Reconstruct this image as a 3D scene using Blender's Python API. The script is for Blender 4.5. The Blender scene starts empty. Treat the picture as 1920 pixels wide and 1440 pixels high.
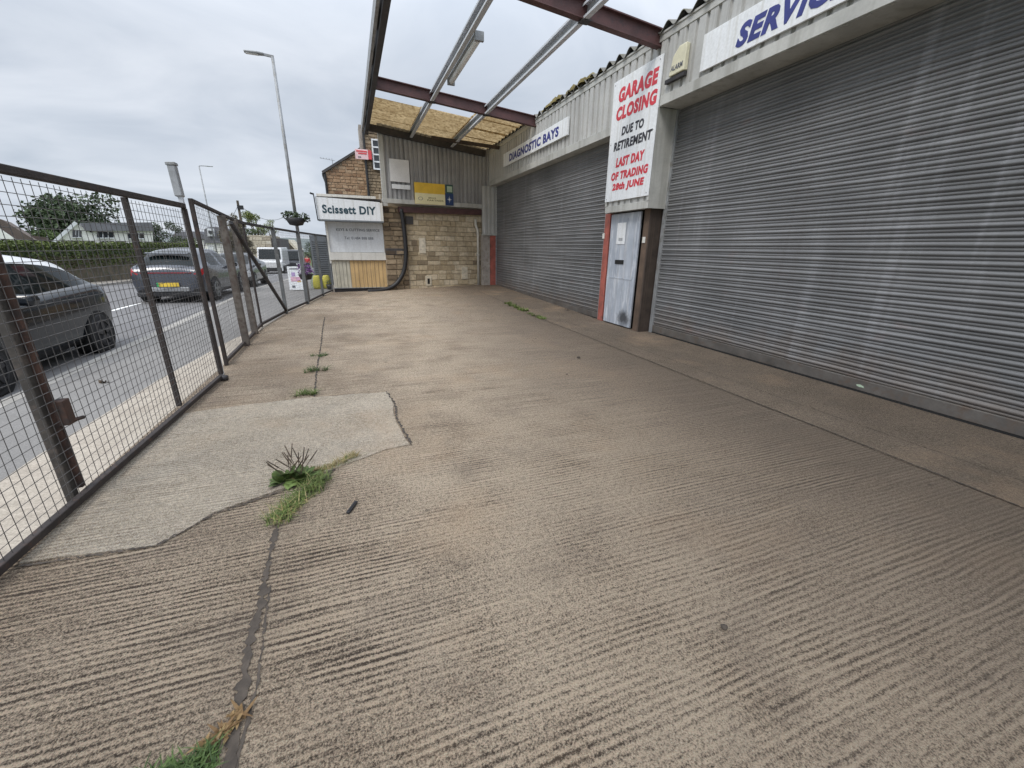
import bpy, bmesh, math, random
import numpy as np
from mathutils import Vector, Matrix, noise as mnoise

random.seed(7)
rng = np.random.default_rng(7)
S = bpy.context.scene
COL = S.collection
rad = math.radians

# ------------------------------------------------------------------ camera
CAM_H, CAM_F, CAM_P, CAM_Y, CAM_R = 1.6, 761.0, rad(18.56), rad(21.06), rad(0.80)
_fw = Vector((math.sin(CAM_Y)*math.cos(CAM_P), math.cos(CAM_Y)*math.cos(CAM_P), -math.sin(CAM_P)))
_r0 = Vector((math.cos(CAM_Y), -math.sin(CAM_Y), 0)); _u0 = _r0.cross(_fw)
_rt = _r0*math.cos(CAM_R) + _u0*math.sin(CAM_R); _up = _u0*math.cos(CAM_R) - _r0*math.sin(CAM_R)
cd = bpy.data.cameras.new('camera'); cam = bpy.data.objects.new('camera', cd); COL.objects.link(cam)
cd.sensor_width = 36; cd.lens = 36*CAM_F/1920; cd.clip_end = 3000; cd.clip_start = 0.02
m = Matrix.Identity(4)
for i in range(3):
    m[i][0], m[i][1], m[i][2] = _rt[i], _up[i], -_fw[i]
m[2][3] = CAM_H
cam.matrix_world = m
S.camera = cam

# ------------------------------------------------------------------ world, sun, exposure
SUN_EL, SUN_AZ = rad(52), rad(235)       # azimuth measured from +Y towards +X
W = bpy.data.worlds.new('World'); S.world = W; W.use_nodes = True
nt = W.node_tree; nt.nodes.clear()
def wn(t, **k):
    n = nt.nodes.new(t)
    for a, b in k.items(): setattr(n, a, b)
    return n
wo = wn('ShaderNodeOutputWorld'); mix = wn('ShaderNodeMixShader'); b1 = wn('ShaderNodeBackground'); b2 = wn('ShaderNodeBackground')
sk = wn('ShaderNodeTexSky', sky_type='NISHITA', sun_disc=False)
sk.sun_elevation = SUN_EL; sk.sun_rotation = SUN_AZ
b1.inputs[1].default_value = 0.10
nt.links.new(sk.outputs[0], b1.inputs[0])
tc = wn('ShaderNodeTexCoord'); sx = wn('ShaderNodeSeparateXYZ'); nt.links.new(tc.outputs['Generated'], sx.inputs[0])
# flat cloud deck: direction / (z + c) gives layers that crowd towards the horizon
dv = wn('ShaderNodeVectorMath', operation='DIVIDE'); ad = wn('ShaderNodeMath', operation='ADD'); ad.inputs[1].default_value = 0.22
mx = wn('ShaderNodeMath', operation='MAXIMUM'); mx.inputs[1].default_value = 0.0
nt.links.new(sx.outputs[2], mx.inputs[0]); nt.links.new(mx.outputs[0], ad.inputs[0])
nt.links.new(tc.outputs['Generated'], dv.inputs[0]); nt.links.new(ad.outputs[0], dv.inputs[1])
n1 = wn('ShaderNodeTexNoise'); n1.inputs['Scale'].default_value = 1.5; n1.inputs['Detail'].default_value = 7; n1.inputs['Roughness'].default_value = 0.5; n1.inputs['Distortion'].default_value = 0.5
mp = wn('ShaderNodeMapping'); mp.inputs['Scale'].default_value = (0.8, 1.0, 1.0); mp.inputs['Location'].default_value = (0.35, 0.2, 0); mp.inputs['Rotation'].default_value = (0, 0, rad(25))
nt.links.new(dv.outputs[0], mp.inputs[0]); nt.links.new(mp.outputs[0], n1.inputs['Vector'])
cr = wn('ShaderNodeValToRGB'); e = cr.color_ramp.elements
e[0].position = 0.30; e[0].color = (0.48, 0.545, 0.64, 1); e[1].position = 0.68; e[1].color = (0.78, 0.825, 0.90, 1)
nt.links.new(n1.outputs[0], cr.inputs[0])
# an overcast sky is about three times brighter overhead than at the horizon
mr = wn('ShaderNodeMapRange'); mr.interpolation_type = 'SMOOTHSTEP'; mr.inputs[1].default_value = 0.25; mr.inputs[2].default_value = 1.0; mr.inputs[3].default_value = 0.96; mr.inputs[4].default_value = 3.1
nt.links.new(sx.outputs[2], mr.inputs[0])
mu = wn('ShaderNodeVectorMath', operation='SCALE'); nt.links.new(cr.outputs[0], mu.inputs[0]); nt.links.new(mr.outputs[0], mu.inputs['Scale'])
nt.links.new(mu.outputs[0], b2.inputs[0]); b2.inputs[1].default_value = 1.0
mix.inputs[0].default_value = 0.94
nt.links.new(b1.outputs[0], mix.inputs[1]); nt.links.new(b2.outputs[0], mix.inputs[2]); nt.links.new(mix.outputs[0], wo.inputs[0])

sd = bpy.data.lights.new('sun', 'SUN'); sun = bpy.data.objects.new('sun', sd); COL.objects.link(sun)
sd.energy = 1.9; sd.angle = rad(22); sd.color = (1.0, 0.95, 0.88)
sdir = Vector((math.sin(SUN_AZ)*math.cos(SUN_EL), math.cos(SUN_AZ)*math.cos(SUN_EL), math.sin(SUN_EL)))
sun.rotation_euler = sdir.to_track_quat('Z', 'Y').to_euler(); sun.location = (-5, 2, 20)
vs = S.view_settings; vs.view_transform = 'Standard'; vs.look = 'None'; vs.exposure = 0.12; vs.gamma = 1.0
S.cycles.max_bounces = 6; S.cycles.use_denoising = True; S.cycles.denoising_prefilter = 'NONE'

# ------------------------------------------------------------------ survey helpers: sight line -> point on a known plane
def sight(x, y): return _fw*CAM_F + _rt*(x-960) - _up*(y-720)
def on(x, y, p, n):
    d = sight(x, y); n = Vector(n); c = Vector((0, 0, CAM_H)); t = n.dot(Vector(p)-c)/n.dot(d); return c + d*t
def onX(x, y, X): return on(x, y, (X, 0, 0), (1, 0, 0))
def onY(x, y, Y): return on(x, y, (0, Y, 0), (0, 1, 0))
def onZ(x, y, Z=0.0): return on(x, y, (0, 0, Z), (0, 0, 1))
def V(*a): return Vector(a)

# ------------------------------------------------------------------ materials
MATS = {}
class NB:
    def __init__(s, name):
        s.m = bpy.data.materials.new(name); s.m.use_nodes = True; s.t = s.m.node_tree; s.t.nodes.clear()
        s.o = s.n('ShaderNodeOutputMaterial'); s.b = s.n('ShaderNodeBsdfPrincipled'); s.l(s.b.outputs[0], s.o.inputs[0])
    def n(s, t, **k):
        x = s.t.nodes.new(t)
        for a, b in k.items(): setattr(x, a, b)
        return x
    def l(s, a, b): s.t.links.new(a, b)
    def coord(s, world=False):
        return s.n('ShaderNodeNewGeometry').outputs['Position'] if world else s.n('ShaderNodeTexCoord').outputs['Object']
    def mapped(s, c, scale=(1, 1, 1), rot=(0, 0, 0), loc=(0, 0, 0)):
        p = s.n('ShaderNodeMapping'); p.inputs['Scale'].default_value = scale; p.inputs['Rotation'].default_value = rot; p.inputs['Location'].default_value = loc
        s.l(c, p.inputs[0]); return p.outputs[0]
    def noise(s, c, scale, detail=5, rough=.55, dist=0):
        p = s.n('ShaderNodeTexNoise'); p.inputs['Scale'].default_value = scale; p.inputs['Detail'].default_value = detail
        p.inputs['Roughness'].default_value = rough; p.inputs['Distortion'].default_value = dist
        s.l(c, p.inputs['Vector']); return p.outputs[0]
    def ramp(s, f, a, b, ca=(0, 0, 0), cb=(1, 1, 1)):
        p = s.n('ShaderNodeValToRGB'); e = p.color_ramp.elements
        e[0].position = a; e[1].position = b; e[0].color = (*ca, 1); e[1].color = (*cb, 1); s.l(f, p.inputs[0]); return p.outputs[0]
    def mix(s, f, a, b, mode='MIX'):
        p = s.n('ShaderNodeMix', data_type='RGBA', blend_type=mode)
        for i, v in ((0, f), (6, a), (7, b)):
            if isinstance(v, (int, float)): p.inputs[i].default_value = v
            elif isinstance(v, tuple): p.inputs[i].default_value = (*v, 1)
            else: s.l(v, p.inputs[i])
        return p.outputs[2]
    def math(s, op, a, b=None, clamp=False):
        p = s.n('ShaderNodeMath', operation=op, use_clamp=clamp)
        for i, v in ((0, a), (1, b)):
            if v is None: continue
            if isinstance(v, (int, float)): p.inputs[i].default_value = v
            else: s.l(v, p.inputs[i])
        return p.outputs[0]
    def bump(s, h, strength=.5, dist=.01):
        p = s.n('ShaderNodeBump'); p.inputs['Strength'].default_value = strength; p.inputs['Distance'].default_value = dist
        s.l(h, p.inputs['Height']); s.l(p.outputs[0], s.b.inputs['Normal'])
    def done(s, col, rough=.7, metal=0, spec=None):
        if isinstance(col, tuple): s.b.inputs['Base Color'].default_value = (*col, 1)
        else: s.l(col, s.b.inputs['Base Color'])
        if isinstance(rough, (int, float)): s.b.inputs['Roughness'].default_value = rough
        else: s.l(rough, s.b.inputs['Roughness'])
        s.b.inputs['Metallic'].default_value = metal
        if spec is not None: s.b.inputs['Specular IOR Level'].default_value = spec
        return s.m

def M(name, col, rough=.7, metal=0, var=.18, scale=3., col2=None, c2=(.5, .7), streak=None, sdens=14, bump=0, bscale=60, spec=None, island=0, fine=.1, c2scale=None):
    """weathered paint / metal / stone: two noises on the colour, an optional second colour in patches, vertical streaks"""
    b = NB(name); c = b.coord()
    n1 = b.noise(c, scale, 6); lo = tuple(x*(1-var) for x in col); hi = tuple(min(1, x*(1+var)) for x in col)
    k = b.ramp(n1, .3, .7, lo, hi)
    n2 = b.noise(c, scale*14, 4)
    if fine: k = b.mix(1.0, k, b.ramp(n2, .25, .75, (1-fine,)*3, (1+fine,)*3), 'MULTIPLY')
    if island:
        g = b.n('ShaderNodeNewGeometry'); k = b.mix(1.0, k, b.ramp(g.outputs['Random Per Island'], 0, 1, (1-island,)*3, (1+island,)*3), 'MULTIPLY')
    if col2: k = b.mix(b.ramp(b.noise(c, c2scale or scale*2.2, 7, .65), *c2), k, col2)
    if streak:
        s = b.ramp(b.noise(b.mapped(c, (sdens, sdens, .35)), 1.0, 4), .5, .72); k = b.mix(b.math('MULTIPLY', s, streak[3]), k, streak[:3])
    if bump: b.bump(b.noise(c, bscale, 4), bump, .01)
    return b.done(k, rough, metal, spec)

def concrete_ridged(name, ridges, tops, pits, wear_oil_vignette=True, blot=.36):
    """tamped concrete: long irregular ridges across the yard, stony grain, rust and drip stains, oily dirt with vignette shade painted in"""
    b = NB(name); c = b.coord(True)
    big = b.noise(c, .55, 5, .6); med = b.noise(c, 2.2, 5)
    sx = b.n('ShaderNodeSeparateXYZ'); b.l(b.mapped(c, rot=(0, 0, rad(1.0))), sx.inputs[0])
    wob = b.noise(b.mapped(c, (.7, 2, 1)), 1.2, 3); wob2 = b.noise(b.mapped(c, (7, 9, 1)), 1.0, 3)
    v = b.math('ADD', sx.outputs[1], b.math('MULTIPLY', wob, .075)); v = b.math('ADD', v, b.math('MULTIPLY', wob2, .004))
    # a broad worn, paler path runs down the middle of the yard
    wear = None
    if wear_oil_vignette:
        q = b.math('ABSOLUTE', b.math('ADD', b.math('SUBTRACT', sx.outputs[0], 1.1), b.math('MULTIPLY', b.math('SUBTRACT', big, .5), 5.0)))
        wear = b.math('MULTIPLY', b.ramp(b.math('DIVIDE', q, 3.8), .05, .80, (1,)*3, (0,)*3), b.ramp(med, .25, .6, (.35,)*3, (1,)*3))
    w = b.math('SINE', b.math('MULTIPLY', v, 2*math.pi/.031))
    cv = b.n('ShaderNodeCombineXYZ'); b.l(b.math('MULTIPLY', sx.outputs[0], 1.0), cv.inputs[0]); b.l(b.math('MULTIPLY', v, 46.0), cv.inputs[1])
    lines = b.math('SUBTRACT', b.noise(cv.outputs[0], 1.0, 4, .65), .5)
    w = b.math('ADD', b.math('MULTIPLY', w, .5), b.math('MULTIPLY', lines, 3.2))
    agg = b.math('SUBTRACT', b.noise(c, 120, 4, .75), .5); agg2 = b.math('SUBTRACT', b.noise(c, 38, 4, .7), .5)
    patch = b.math('MULTIPLY', b.ramp(b.noise(b.mapped(c, (.7, 1.2, 1), loc=(3, 0, 0)), .8, 4, .6), .36, .64, (.2,)*3, (1.0,)*3), b.ramp(b.noise(b.mapped(c, (1.0, 2.2, 1), loc=(5, 3, 0)), 2.3, 5, .65), .38, .60, (.25,)*3, (1,)*3)); patch = b.math('MULTIPLY', patch, 1.35)
    if wear is not None: patch = b.math('MULTIPLY', patch, b.math('SUBTRACT', 1.0, b.math('MULTIPLY', wear, .55)))
    ridge = b.math('MULTIPLY', b.math('MULTIPLY', w, ridges), patch)
    h = b.math('ADD', ridge, b.math('ADD', b.math('MULTIPLY', agg, 2.3), b.math('MULTIPLY', agg2, .9)))
    if wear is not None: h = b.math('ADD', h, b.math('MULTIPLY', wear, .16))
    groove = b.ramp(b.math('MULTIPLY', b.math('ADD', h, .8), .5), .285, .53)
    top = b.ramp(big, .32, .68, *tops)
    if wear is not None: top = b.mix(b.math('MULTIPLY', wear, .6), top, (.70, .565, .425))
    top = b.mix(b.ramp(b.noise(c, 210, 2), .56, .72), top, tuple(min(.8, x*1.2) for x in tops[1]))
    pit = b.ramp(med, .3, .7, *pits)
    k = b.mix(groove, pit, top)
    rust = b.ramp(b.noise(b.mapped(c, loc=(4, 2, 0)), .8, 5, .6), .54, .74); k = b.mix(b.math('MULTIPLY', rust, .40), k, (.60, .42, .27))
    sy = b.n('ShaderNodeSeparateXYZ'); b.l(c, sy.inputs[0])
    if wear_oil_vignette:
        # oily dirt plus vignette shade painted into the colour, darker towards the doors
        oil_vignette = b.math('MULTIPLY', b.ramp(b.math('DIVIDE', b.math('ADD', b.math('ADD', sy.outputs[0], b.math('MULTIPLY', big, 2.6)), b.math('MULTIPLY', sy.outputs[1], -.10)), 6.0), .28, .78), .74)
        k = b.mix(oil_vignette, k, (.15, .118, .09))
    spots = b.ramp(b.noise(b.mapped(c, loc=(9, 1, 0)), 1.7, 7, .7), .52, .76); k = b.mix(b.math('MULTIPLY', spots, blot), k, (.15, .122, .105))
    blk = b.ramp(b.noise(b.mapped(c, loc=(1, 7, 0)), 7, 4, .7), .68, .76); k = b.mix(b.math('MULTIPLY', blk, .35), k, (.12, .10, .085))
    vd = b.n('ShaderNodeTexVoronoi'); vd.inputs['Scale'].default_value = 2.6; b.l(c, vd.inputs['Vector'])
    drip = b.ramp(b.math('ADD', vd.outputs['Distance'], b.math('MULTIPLY', b.noise(c, 26, 4, .6), .10)), .085, .125, (1,)*3, (0,)*3)
    sep = b.n('ShaderNodeSeparateColor'); b.l(vd.outputs['Color'], sep.inputs[0])
    drip = b.math('MULTIPLY', drip, b.ramp(sep.outputs[0], .55, .9, (0,)*3, (.75,)*3)); k = b.mix(drip, k, (.085, .068, .055))
    b.bump(h, 1.0, .02)
    return b.done(k, .92, 0, .25)

def concrete_smooth(name, c1, c2, dirt):
    b = NB(name); c = b.coord(True)
    k = b.ramp(b.noise(c, .9, 6, .62), .3, .7, c1, c2)
    k = b.mix(b.math('MULTIPLY', b.ramp(b.noise(c, 2.6, 7, .65), .5, .74), .6), k, dirt)
    f = b.noise(c, 75, 4, .6); k = b.mix(1.0, k, b.ramp(f, .3, .7, (.70,)*3, (1.22,)*3), 'MULTIPLY')
    w = b.noise(b.mapped(c, (2, 26, 1)), 1.0, 4); k = b.mix(1.0, k, b.ramp(w, .3, .7, (.82,)*3, (1.1,)*3), 'MULTIPLY')
    b.bump(b.math('ADD', f, w), .4, .008)
    return b.done(k, .9, 0, .25)

def asphalt(name, c1, c2):
    b = NB(name); c = b.coord(True)
    k = b.ramp(b.noise(c, .5, 6), .3, .7, c1, c2); f = b.noise(c, 90, 3, .7)
    k = b.mix(1.0, k, b.ramp(f, .3, .7, (.75,)*3, (1.25,)*3), 'MULTIPLY')
    k = b.mix(b.math('MULTIPLY', b.ramp(b.noise(c, 1.3, 6, .7), .55, .75), .35), k, tuple(x*.6 for x in c1))
    b.bump(f, .4, .006); return b.done(k, .88, 0, .3)

def shutter_mat():
    b = NB('galvanised shutter slats'); c = b.coord(True)
    k = b.ramp(b.noise(c, .8, 6), .3, .7, (.135, .137, .139), (.215, .217, .221))
    st = b.ramp(b.noise(b.mapped(c, (1, 5.0, .22)), 1.0, 5, .6), .56, .74); k = b.mix(b.math('MULTIPLY', st, .22), k, (.42, .43, .45))
    st2 = b.ramp(b.noise(b.mapped(c, (1, 7.0, .3), loc=(0, 3, 5)), 1.0, 5, .6), .55, .75); k = b.mix(b.math('MULTIPLY', st2, .4), k, (.13, .12, .12))
    sl = b.noise(b.mapped(c, (1, .5, 26)), 1.0, 2); k = b.mix(1.0, k, b.ramp(sl, .3, .7, (.78,)*3, (1.2,)*3), 'MULTIPLY')
    rz = b.n('ShaderNodeSeparateXYZ'); b.l(c, rz.inputs[0])
    low = b.math('MULTIPLY', b.ramp(b.math('ADD', rz.outputs[2], b.math('MULTIPLY', b.noise(c, 3, 5), .9)), .5, 1.25, (1,)*3, (0,)*3), .55)
    k = b.mix(low, k, (.155, .115, .085))
    gr = b.ramp(b.noise(b.mapped(c, (1, 1.2, 3), loc=(0, 7, 2)), 1.2, 5), .64, .78); k = b.mix(b.math('MULTIPLY', gr, .35), k, (.22, .12, .10))
    return b.done(k, .55, .12)

def leafmat(name, a, b_, rough=.65):
    b = NB(name); g = b.n('ShaderNodeNewGeometry'); c = b.coord()
    k = b.ramp(g.outputs['Random Per Island'], 0, 1, a, b_)
    k = b.mix(1.0, k, b.ramp(b.noise(c, 1.3, 3), .3, .7, (.6,)*3, (1.35,)*3), 'MULTIPLY')
    return b.done(k, rough, 0, .3)

def stonemat(name, a, mid, b_, dark):
    b = NB(name); g = b.n('ShaderNodeNewGeometry'); c = b.coord()
    p = b.n('ShaderNodeValToRGB'); e = p.color_ramp.elements
    e[0].position = 0; e[0].color = (*a, 1); e[1].position = 1; e[1].color = (*b_, 1); x = e.new(.5); x.color = (*mid, 1); x = e.new(.06); x.color = (*dark, 1); x = e.new(.11); x.color = (*a, 1)
    b.l(g.outputs['Random Per Island'], p.inputs[0])
    k = b.mix(1.0, p.outputs[0], b.ramp(b.noise(c, 9, 6, .65), .3, .7, (.68,)*3, (1.25,)*3), 'MULTIPLY')
    k = b.mix(b.math('MULTIPLY', b.ramp(b.noise(c, 2.2, 6, .65), .52, .76), .6), k, dark)
    b.bump(b.noise(c, 40, 5, .65), .6, .012); return b.done(k, .92, 0, .2)

def sheet_mat():
    """old translucent roof sheet, yellowed and lichened: daylight comes through it"""
    b = NB('lichened translucent sheet'); c = b.coord()
    k = b.ramp(b.noise(c, 2.2, 6, .65), .3, .7, (.40, .29, .15), (.64, .50, .29))
    k = b.mix(b.ramp(b.noise(c, 9, 6, .75), .43, .64), k, (.24, .16, .075)); b.done(k, .85, 0, .2)
    t = b.n('ShaderNodeBsdfTranslucent'); b.l(k, t.inputs[0]); m_ = b.n('ShaderNodeMixShader'); m_.inputs[0].default_value = .42
    b.l(b.b.outputs[0], m_.inputs[1]); b.l(t.outputs[0], m_.inputs[2]); b.l(m_.outputs[0], b.o.inputs[0]); return b.m

def door_mat():
    b = NB('worn blue grey door paint'); c = b.coord()
    k = b.ramp(b.noise(c, 3, 6), .3, .7, (.36, .40, .46), (.47, .51, .57))
    k = b.mix(b.ramp(b.noise(b.mapped(c, (1, 5, 1.2)), 2.2, 7, .65), .5, .66), k, (.62, .65, .69))
    k = b.mix(b.math('MULTIPLY', b.ramp(b.noise(b.mapped(c, (16, 16, .35)), 1, 4), .5, .72), .55), k, (.27, .27, .29))
    d = b.n('ShaderNodeVectorMath', operation='DISTANCE'); b.l(b.mapped(c, (0, 1, 1.2)), d.inputs[0]); d.inputs[1].default_value = (0, .27, .24)
    q = b.math('ADD', d.outputs['Value'], b.math('MULTIPLY', b.math('SUBTRACT', b.noise(c, 7, 6, .7), .5), .30))
    k = b.mix(b.ramp(q, .10, .26, (.93,)*3, (0, 0, 0)), k, (.05, .05, .055)); return b.done(k, .55, .1)

MT = dict(
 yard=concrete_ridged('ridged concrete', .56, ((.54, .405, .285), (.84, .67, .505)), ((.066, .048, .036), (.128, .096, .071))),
 patch=concrete_ridged('pale patch concrete', .26, ((.80, .68, .52), (.93, .84, .70)), ((.25, .195, .142), (.45, .365, .275)), False, .32),
 apron=concrete_ridged('worn concrete', .07, ((.27, .215, .16), (.37, .295, .22)), ((.12, .093, .07), (.18, .142, .108)), False, .5),
 outer=concrete_smooth('light concrete', (.36, .315, .26), (.45, .40, .335), (.30, .255, .21)),
 dirt=M('soil in joints', (.062, .050, .040), .95, var=.4, scale=14, bump=.5),
 road=asphalt('road asphalt', (.135, .131, .132), (.185, .181, .18)), foot=asphalt('footway asphalt', (.165, .158, .15), (.225, .216, .205)),
 kerb=M('kerb stone', (.29, .275, .25), .9, var=.2, scale=5), paint=M('road paint', (.75, .75, .73), .8, var=.12, scale=9),
 field=M('grass ground', (.07, .10, .035), .95, var=.4, scale=.3), hill=M('hillside', (.115, .135, .13), .95, var=.35, scale=.05),
 clad=M('grey cladding', (.45, .45, .435), .55, var=.14, scale=1.6, streak=(.22, .21, .19, .55), sdens=9, fine=.08),
 clad2=M('darker grey cladding', (.34, .34, .345), .55, var=.16, scale=1.6, streak=(.13, .125, .12, .6), sdens=9, fine=.08),
 flash=M('grey flashing', (.45, .45, .425), .5, var=.14, scale=2.4, streak=(.2, .19, .16, .5), sdens=7, fine=.07),
 shut=shutter_mat(), srail=M('shutter bottom rail', (.125, .115, .105), .6, .3, var=.3, scale=4, col2=(.13, .1, .08)),
 redsteel=M('red oxide steel', (.085, .038, .037), .6, var=.3, scale=4, col2=(.05, .032, .035), c2=(.52, .7), bump=.15),
 redpost=M('faded red paint', (.36, .10, .075), .65, var=.25, scale=4, col2=(.2, .085, .065)),
 darksteel=M('blackened steel', (.032, .03, .032), .6, var=.4, scale=5, col2=(.075, .05, .04), c2=(.55, .75)),
 rust=M('rusty gate tube', (.032, .025, .023), .75, var=.4, scale=8, col2=(.085, .045, .03), c2=(.55, .75), bump=.2),
 rustorange=M('orange rust', (.075, .04, .029), .85, var=.4, scale=9, col2=(.04, .029, .026), c2=(.45, .6)),
 rustgrey=M('rusty galvanised post', (.125, .11, .095), .75, var=.35, scale=7, col2=(.075, .052, .042), c2=(.45, .65)),
 galv=M('galvanised steel', (.52, .54, .57), .55, .05, var=.10, scale=1.5, fine=.03),
 galvdull=M('dull galvanised steel', (.30, .31, .32), .55, .3, var=.2, scale=4, col2=(.2, .19, .17)),
 postgrey=M('weathered gate post', (.055, .05, .045), .7, .1, var=.3, scale=4, col2=(.13, .105, .09), c2=(.5, .7)),
 fencegrey=M('dark galvanised fence post', (.14, .148, .15), .6, .1, var=.25, scale=4, col2=(.09, .085, .08)),
 wire=M('weld mesh wire', (.105, .10, .098), .6, .3, var=.3, scale=9),
 sheet=sheet_mat(),
 roof=M('fibre cement roof', (.19, .185, .17), .9, var=.3, scale=3, col2=(.13, .12, .07)),
 moss=M('roof moss', (.13, .105, .035), .95, var=.4, scale=7, col2=(.22, .17, .06), bump=.8, bscale=25),
 white=M('white board', (.77, .79, .81), .5, var=.05, scale=2, streak=(.50, .49, .44, .5)), whitewarm=M('off white paint', (.66, .645, .60), .6, var=.08, scale=3, streak=(.4, .38, .33, .5)),
 shutboard=M('pale grey sheet', (.66, .68, .70), .55, var=.06, scale=1.2, streak=(.42, .42, .42, .4)),
 greyboard=M('grey white board', (.74, .74, .74), .6, var=.07, scale=3),
 red=M('red lettering', (.58, .04, .06), .5, var=.12, scale=6), black=M('black lettering', (.028, .028, .036), .5), blue=M('blue lettering', (.035, .045, .21), .5, var=.2, scale=6),
 teal=M('dark teal lettering', (.02, .055, .075), .5), signred=M('red sign', (.62, .07, .08), .5), signpink=M('pink sign', (.78, .55, .56), .5),
 yellow=M('yellow sign', (.78, .50, .05), .5, var=.12, scale=4), cream=M('cream sign', (.82, .75, .46), .5, var=.06, scale=4), bluesign=M('dark blue sign', (.02, .05, .15), .5), greensign=M('dark green sign', (.03, .09, .075), .5),
 gtext=M('grey lettering', (.13, .14, .16), .6), dtext=M('olive lettering', (.22, .18, .06), .6),
 stone=stonemat('squared sandstone', (.43, .345, .225), (.53, .44, .305), (.64, .55, .41), (.23, .185, .13)),
 stone2=stonemat('dark sandstone', (.24, .18, .12), (.31, .24, .16), (.40, .31, .21), (.07, .055, .045)),
 brick=stonemat('rough sandstone', (.31, .195, .12), (.40, .27, .17), (.48, .36, .245), (.18, .105, .07)),
 palestone=stonemat('cream sandstone', (.56, .50, .39), (.64, .58, .46), (.70, .64, .53), (.42, .36, .28)),
 mortar=M('mortar', (.33, .28, .21), .95, var=.25, scale=6), slate=M('dark slate', (.065, .06, .06), .8, var=.3, scale=5),
 wood=M('weathered timber', (.115, .078, .055), .85, var=.35, scale=3, streak=(.06, .045, .036, .7), sdens=30), darkwood=M('dark timber', (.05, .037, .03), .85, var=.4, scale=4, streak=(.1, .07, .05, .5), sdens=26),
 boards=M('tan tongue and groove', (.56, .385, .185), .75, var=.16, scale=2.5, streak=(.27, .17, .07, .6), sdens=22), boards2=M('peeling pale boards', (.52, .49, .40), .8, var=.18, scale=4, streak=(.30, .28, .20, .8), sdens=22),
 door=door_mat(),
 smear=M('black scuff', (.06, .06, .065), .8, var=.5, scale=12), void=M('dark opening', (.012, .012, .012), .9),
 concpost=M('concrete pillar', (.36, .325, .29), .9, var=.2, scale=5, col2=(.24, .2, .17)), black_pl=M('black plastic', (.018, .018, .02), .5), whitepipe=M('white pipe', (.62, .60, .54), .55, var=.12, scale=5, streak=(.35, .32, .26, .6)),
 alarm=M('yellowed plastic', (.66, .63, .47), .5, var=.1, scale=6), slategrey=M('grey shutter', (.16, .175, .19), .6, var=.15, scale=2),
 leaf=leafmat('tree leaves', (.03, .052, .016), (.085, .12, .038)), leafdark=leafmat('dark leaves', (.035, .055, .028), (.085, .115, .058)), leafhedge=leafmat('hedge leaves', (.04, .06, .016), (.13, .16, .045)), leafyellow=leafmat('yellow green leaves', (.10, .13, .03), (.22, .25, .07)), leafbrown=leafmat('dry scrub leaves', (.10, .085, .05), (.19, .165, .10)),
 grass=leafmat('weed grass', (.05, .085, .018), (.16, .20, .055)), dry=leafmat('dry grass', (.22, .17, .07), (.42, .34, .17)), plantain=leafmat('plantain leaves', (.045, .075, .02), (.12, .17, .05)), spike=leafmat('seed spikes', (.05, .035, .025), (.1, .07, .045)), purple=leafmat('purple petals', (.10, .04, .16), (.30, .16, .36)), weedg=leafmat('bright weed', (.03, .06, .014), (.095, .15, .04)), deadleaf=leafmat('dead leaves', (.15, .085, .035), (.30, .20, .09)),
 bark=M('bark', (.10, .08, .06), .95, var=.3, scale=5), render=M('white render', (.87, .86, .80), .8, var=.08, scale=.8), tilegrey=M('grey roof tile', (.17, .17, .185), .85, var=.2, scale=1.2), tilebrown=M('brown roof tile', (.13, .10, .085), .9, var=.25, scale=1.2), wallold=M('old boundary wall', (.10, .078, .055), .95, var=.5, scale=2.5, col2=(.05, .058, .03), c2=(.45, .65), bump=.6, bscale=8),
 glass=M('dark window glass', (.02, .025, .03), .06, 0, var=0, fine=0, spec=.8), carglass=M('car glass', (.008, .012, .013), .04, 0, var=0, fine=0, spec=.25), tyre=M('tyre rubber', (.02, .02, .021), .85), alloy=M('alloy wheel', (.30, .31, .32), .35, .7, var=.1), rimdark=M('dark wheel', (.05, .05, .055), .4, .5), lamp_glass=M('headlamp lens', (.7, .72, .74), .1, spec=.8), taillight=M('red lamp lens', (.35, .012, .015), .15, spec=.7),
 plate=M('yellow number plate', (.72, .50, .06), .45), plategreen=M('green plate band', (.04, .35, .12), .5), skin=M('skin', (.50, .31, .23), .6), shirt=M('red jacket', (.46, .03, .04), .8), trousers=M('navy trousers', (.03, .035, .06), .85), hair=M('dark hair', (.04, .03, .025), .7),
 yellowbag=M('yellow bag', (.52, .47, .07), .6, var=.15, scale=9), pinkprint=M('pink print', (.62, .34, .50), .6, var=.3, scale=14, col2=(.70, .62, .38)), lilac=M('lilac print', (.42, .30, .55), .6), palegreen=M('pale green sign', (.45, .56, .42), .6))

def carpaint(name, col, metal=.05, rough=.2, coat=.5):
    b = NB(name); c = b.coord(); k = b.ramp(b.noise(c, 2, 3), .3, .7, tuple(x*.93 for x in col), tuple(x*1.07 for x in col))
    b.b.inputs['Coat Weight'].default_value = coat; b.b.inputs['Coat Roughness'].default_value = .05; return b.done(k, rough, metal)
MT['paintdark'] = carpaint('dark car paint', (.007, .010, .014), 0, .15, .32); MT['paintgrey'] = carpaint('grey car paint', (.058, .064, .08), .2); MT['paintwhite'] = carpaint('white car paint', (.7, .7, .7), 0); MT['paintnight'] = carpaint('charcoal car paint', (.05, .052, .06))

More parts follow.
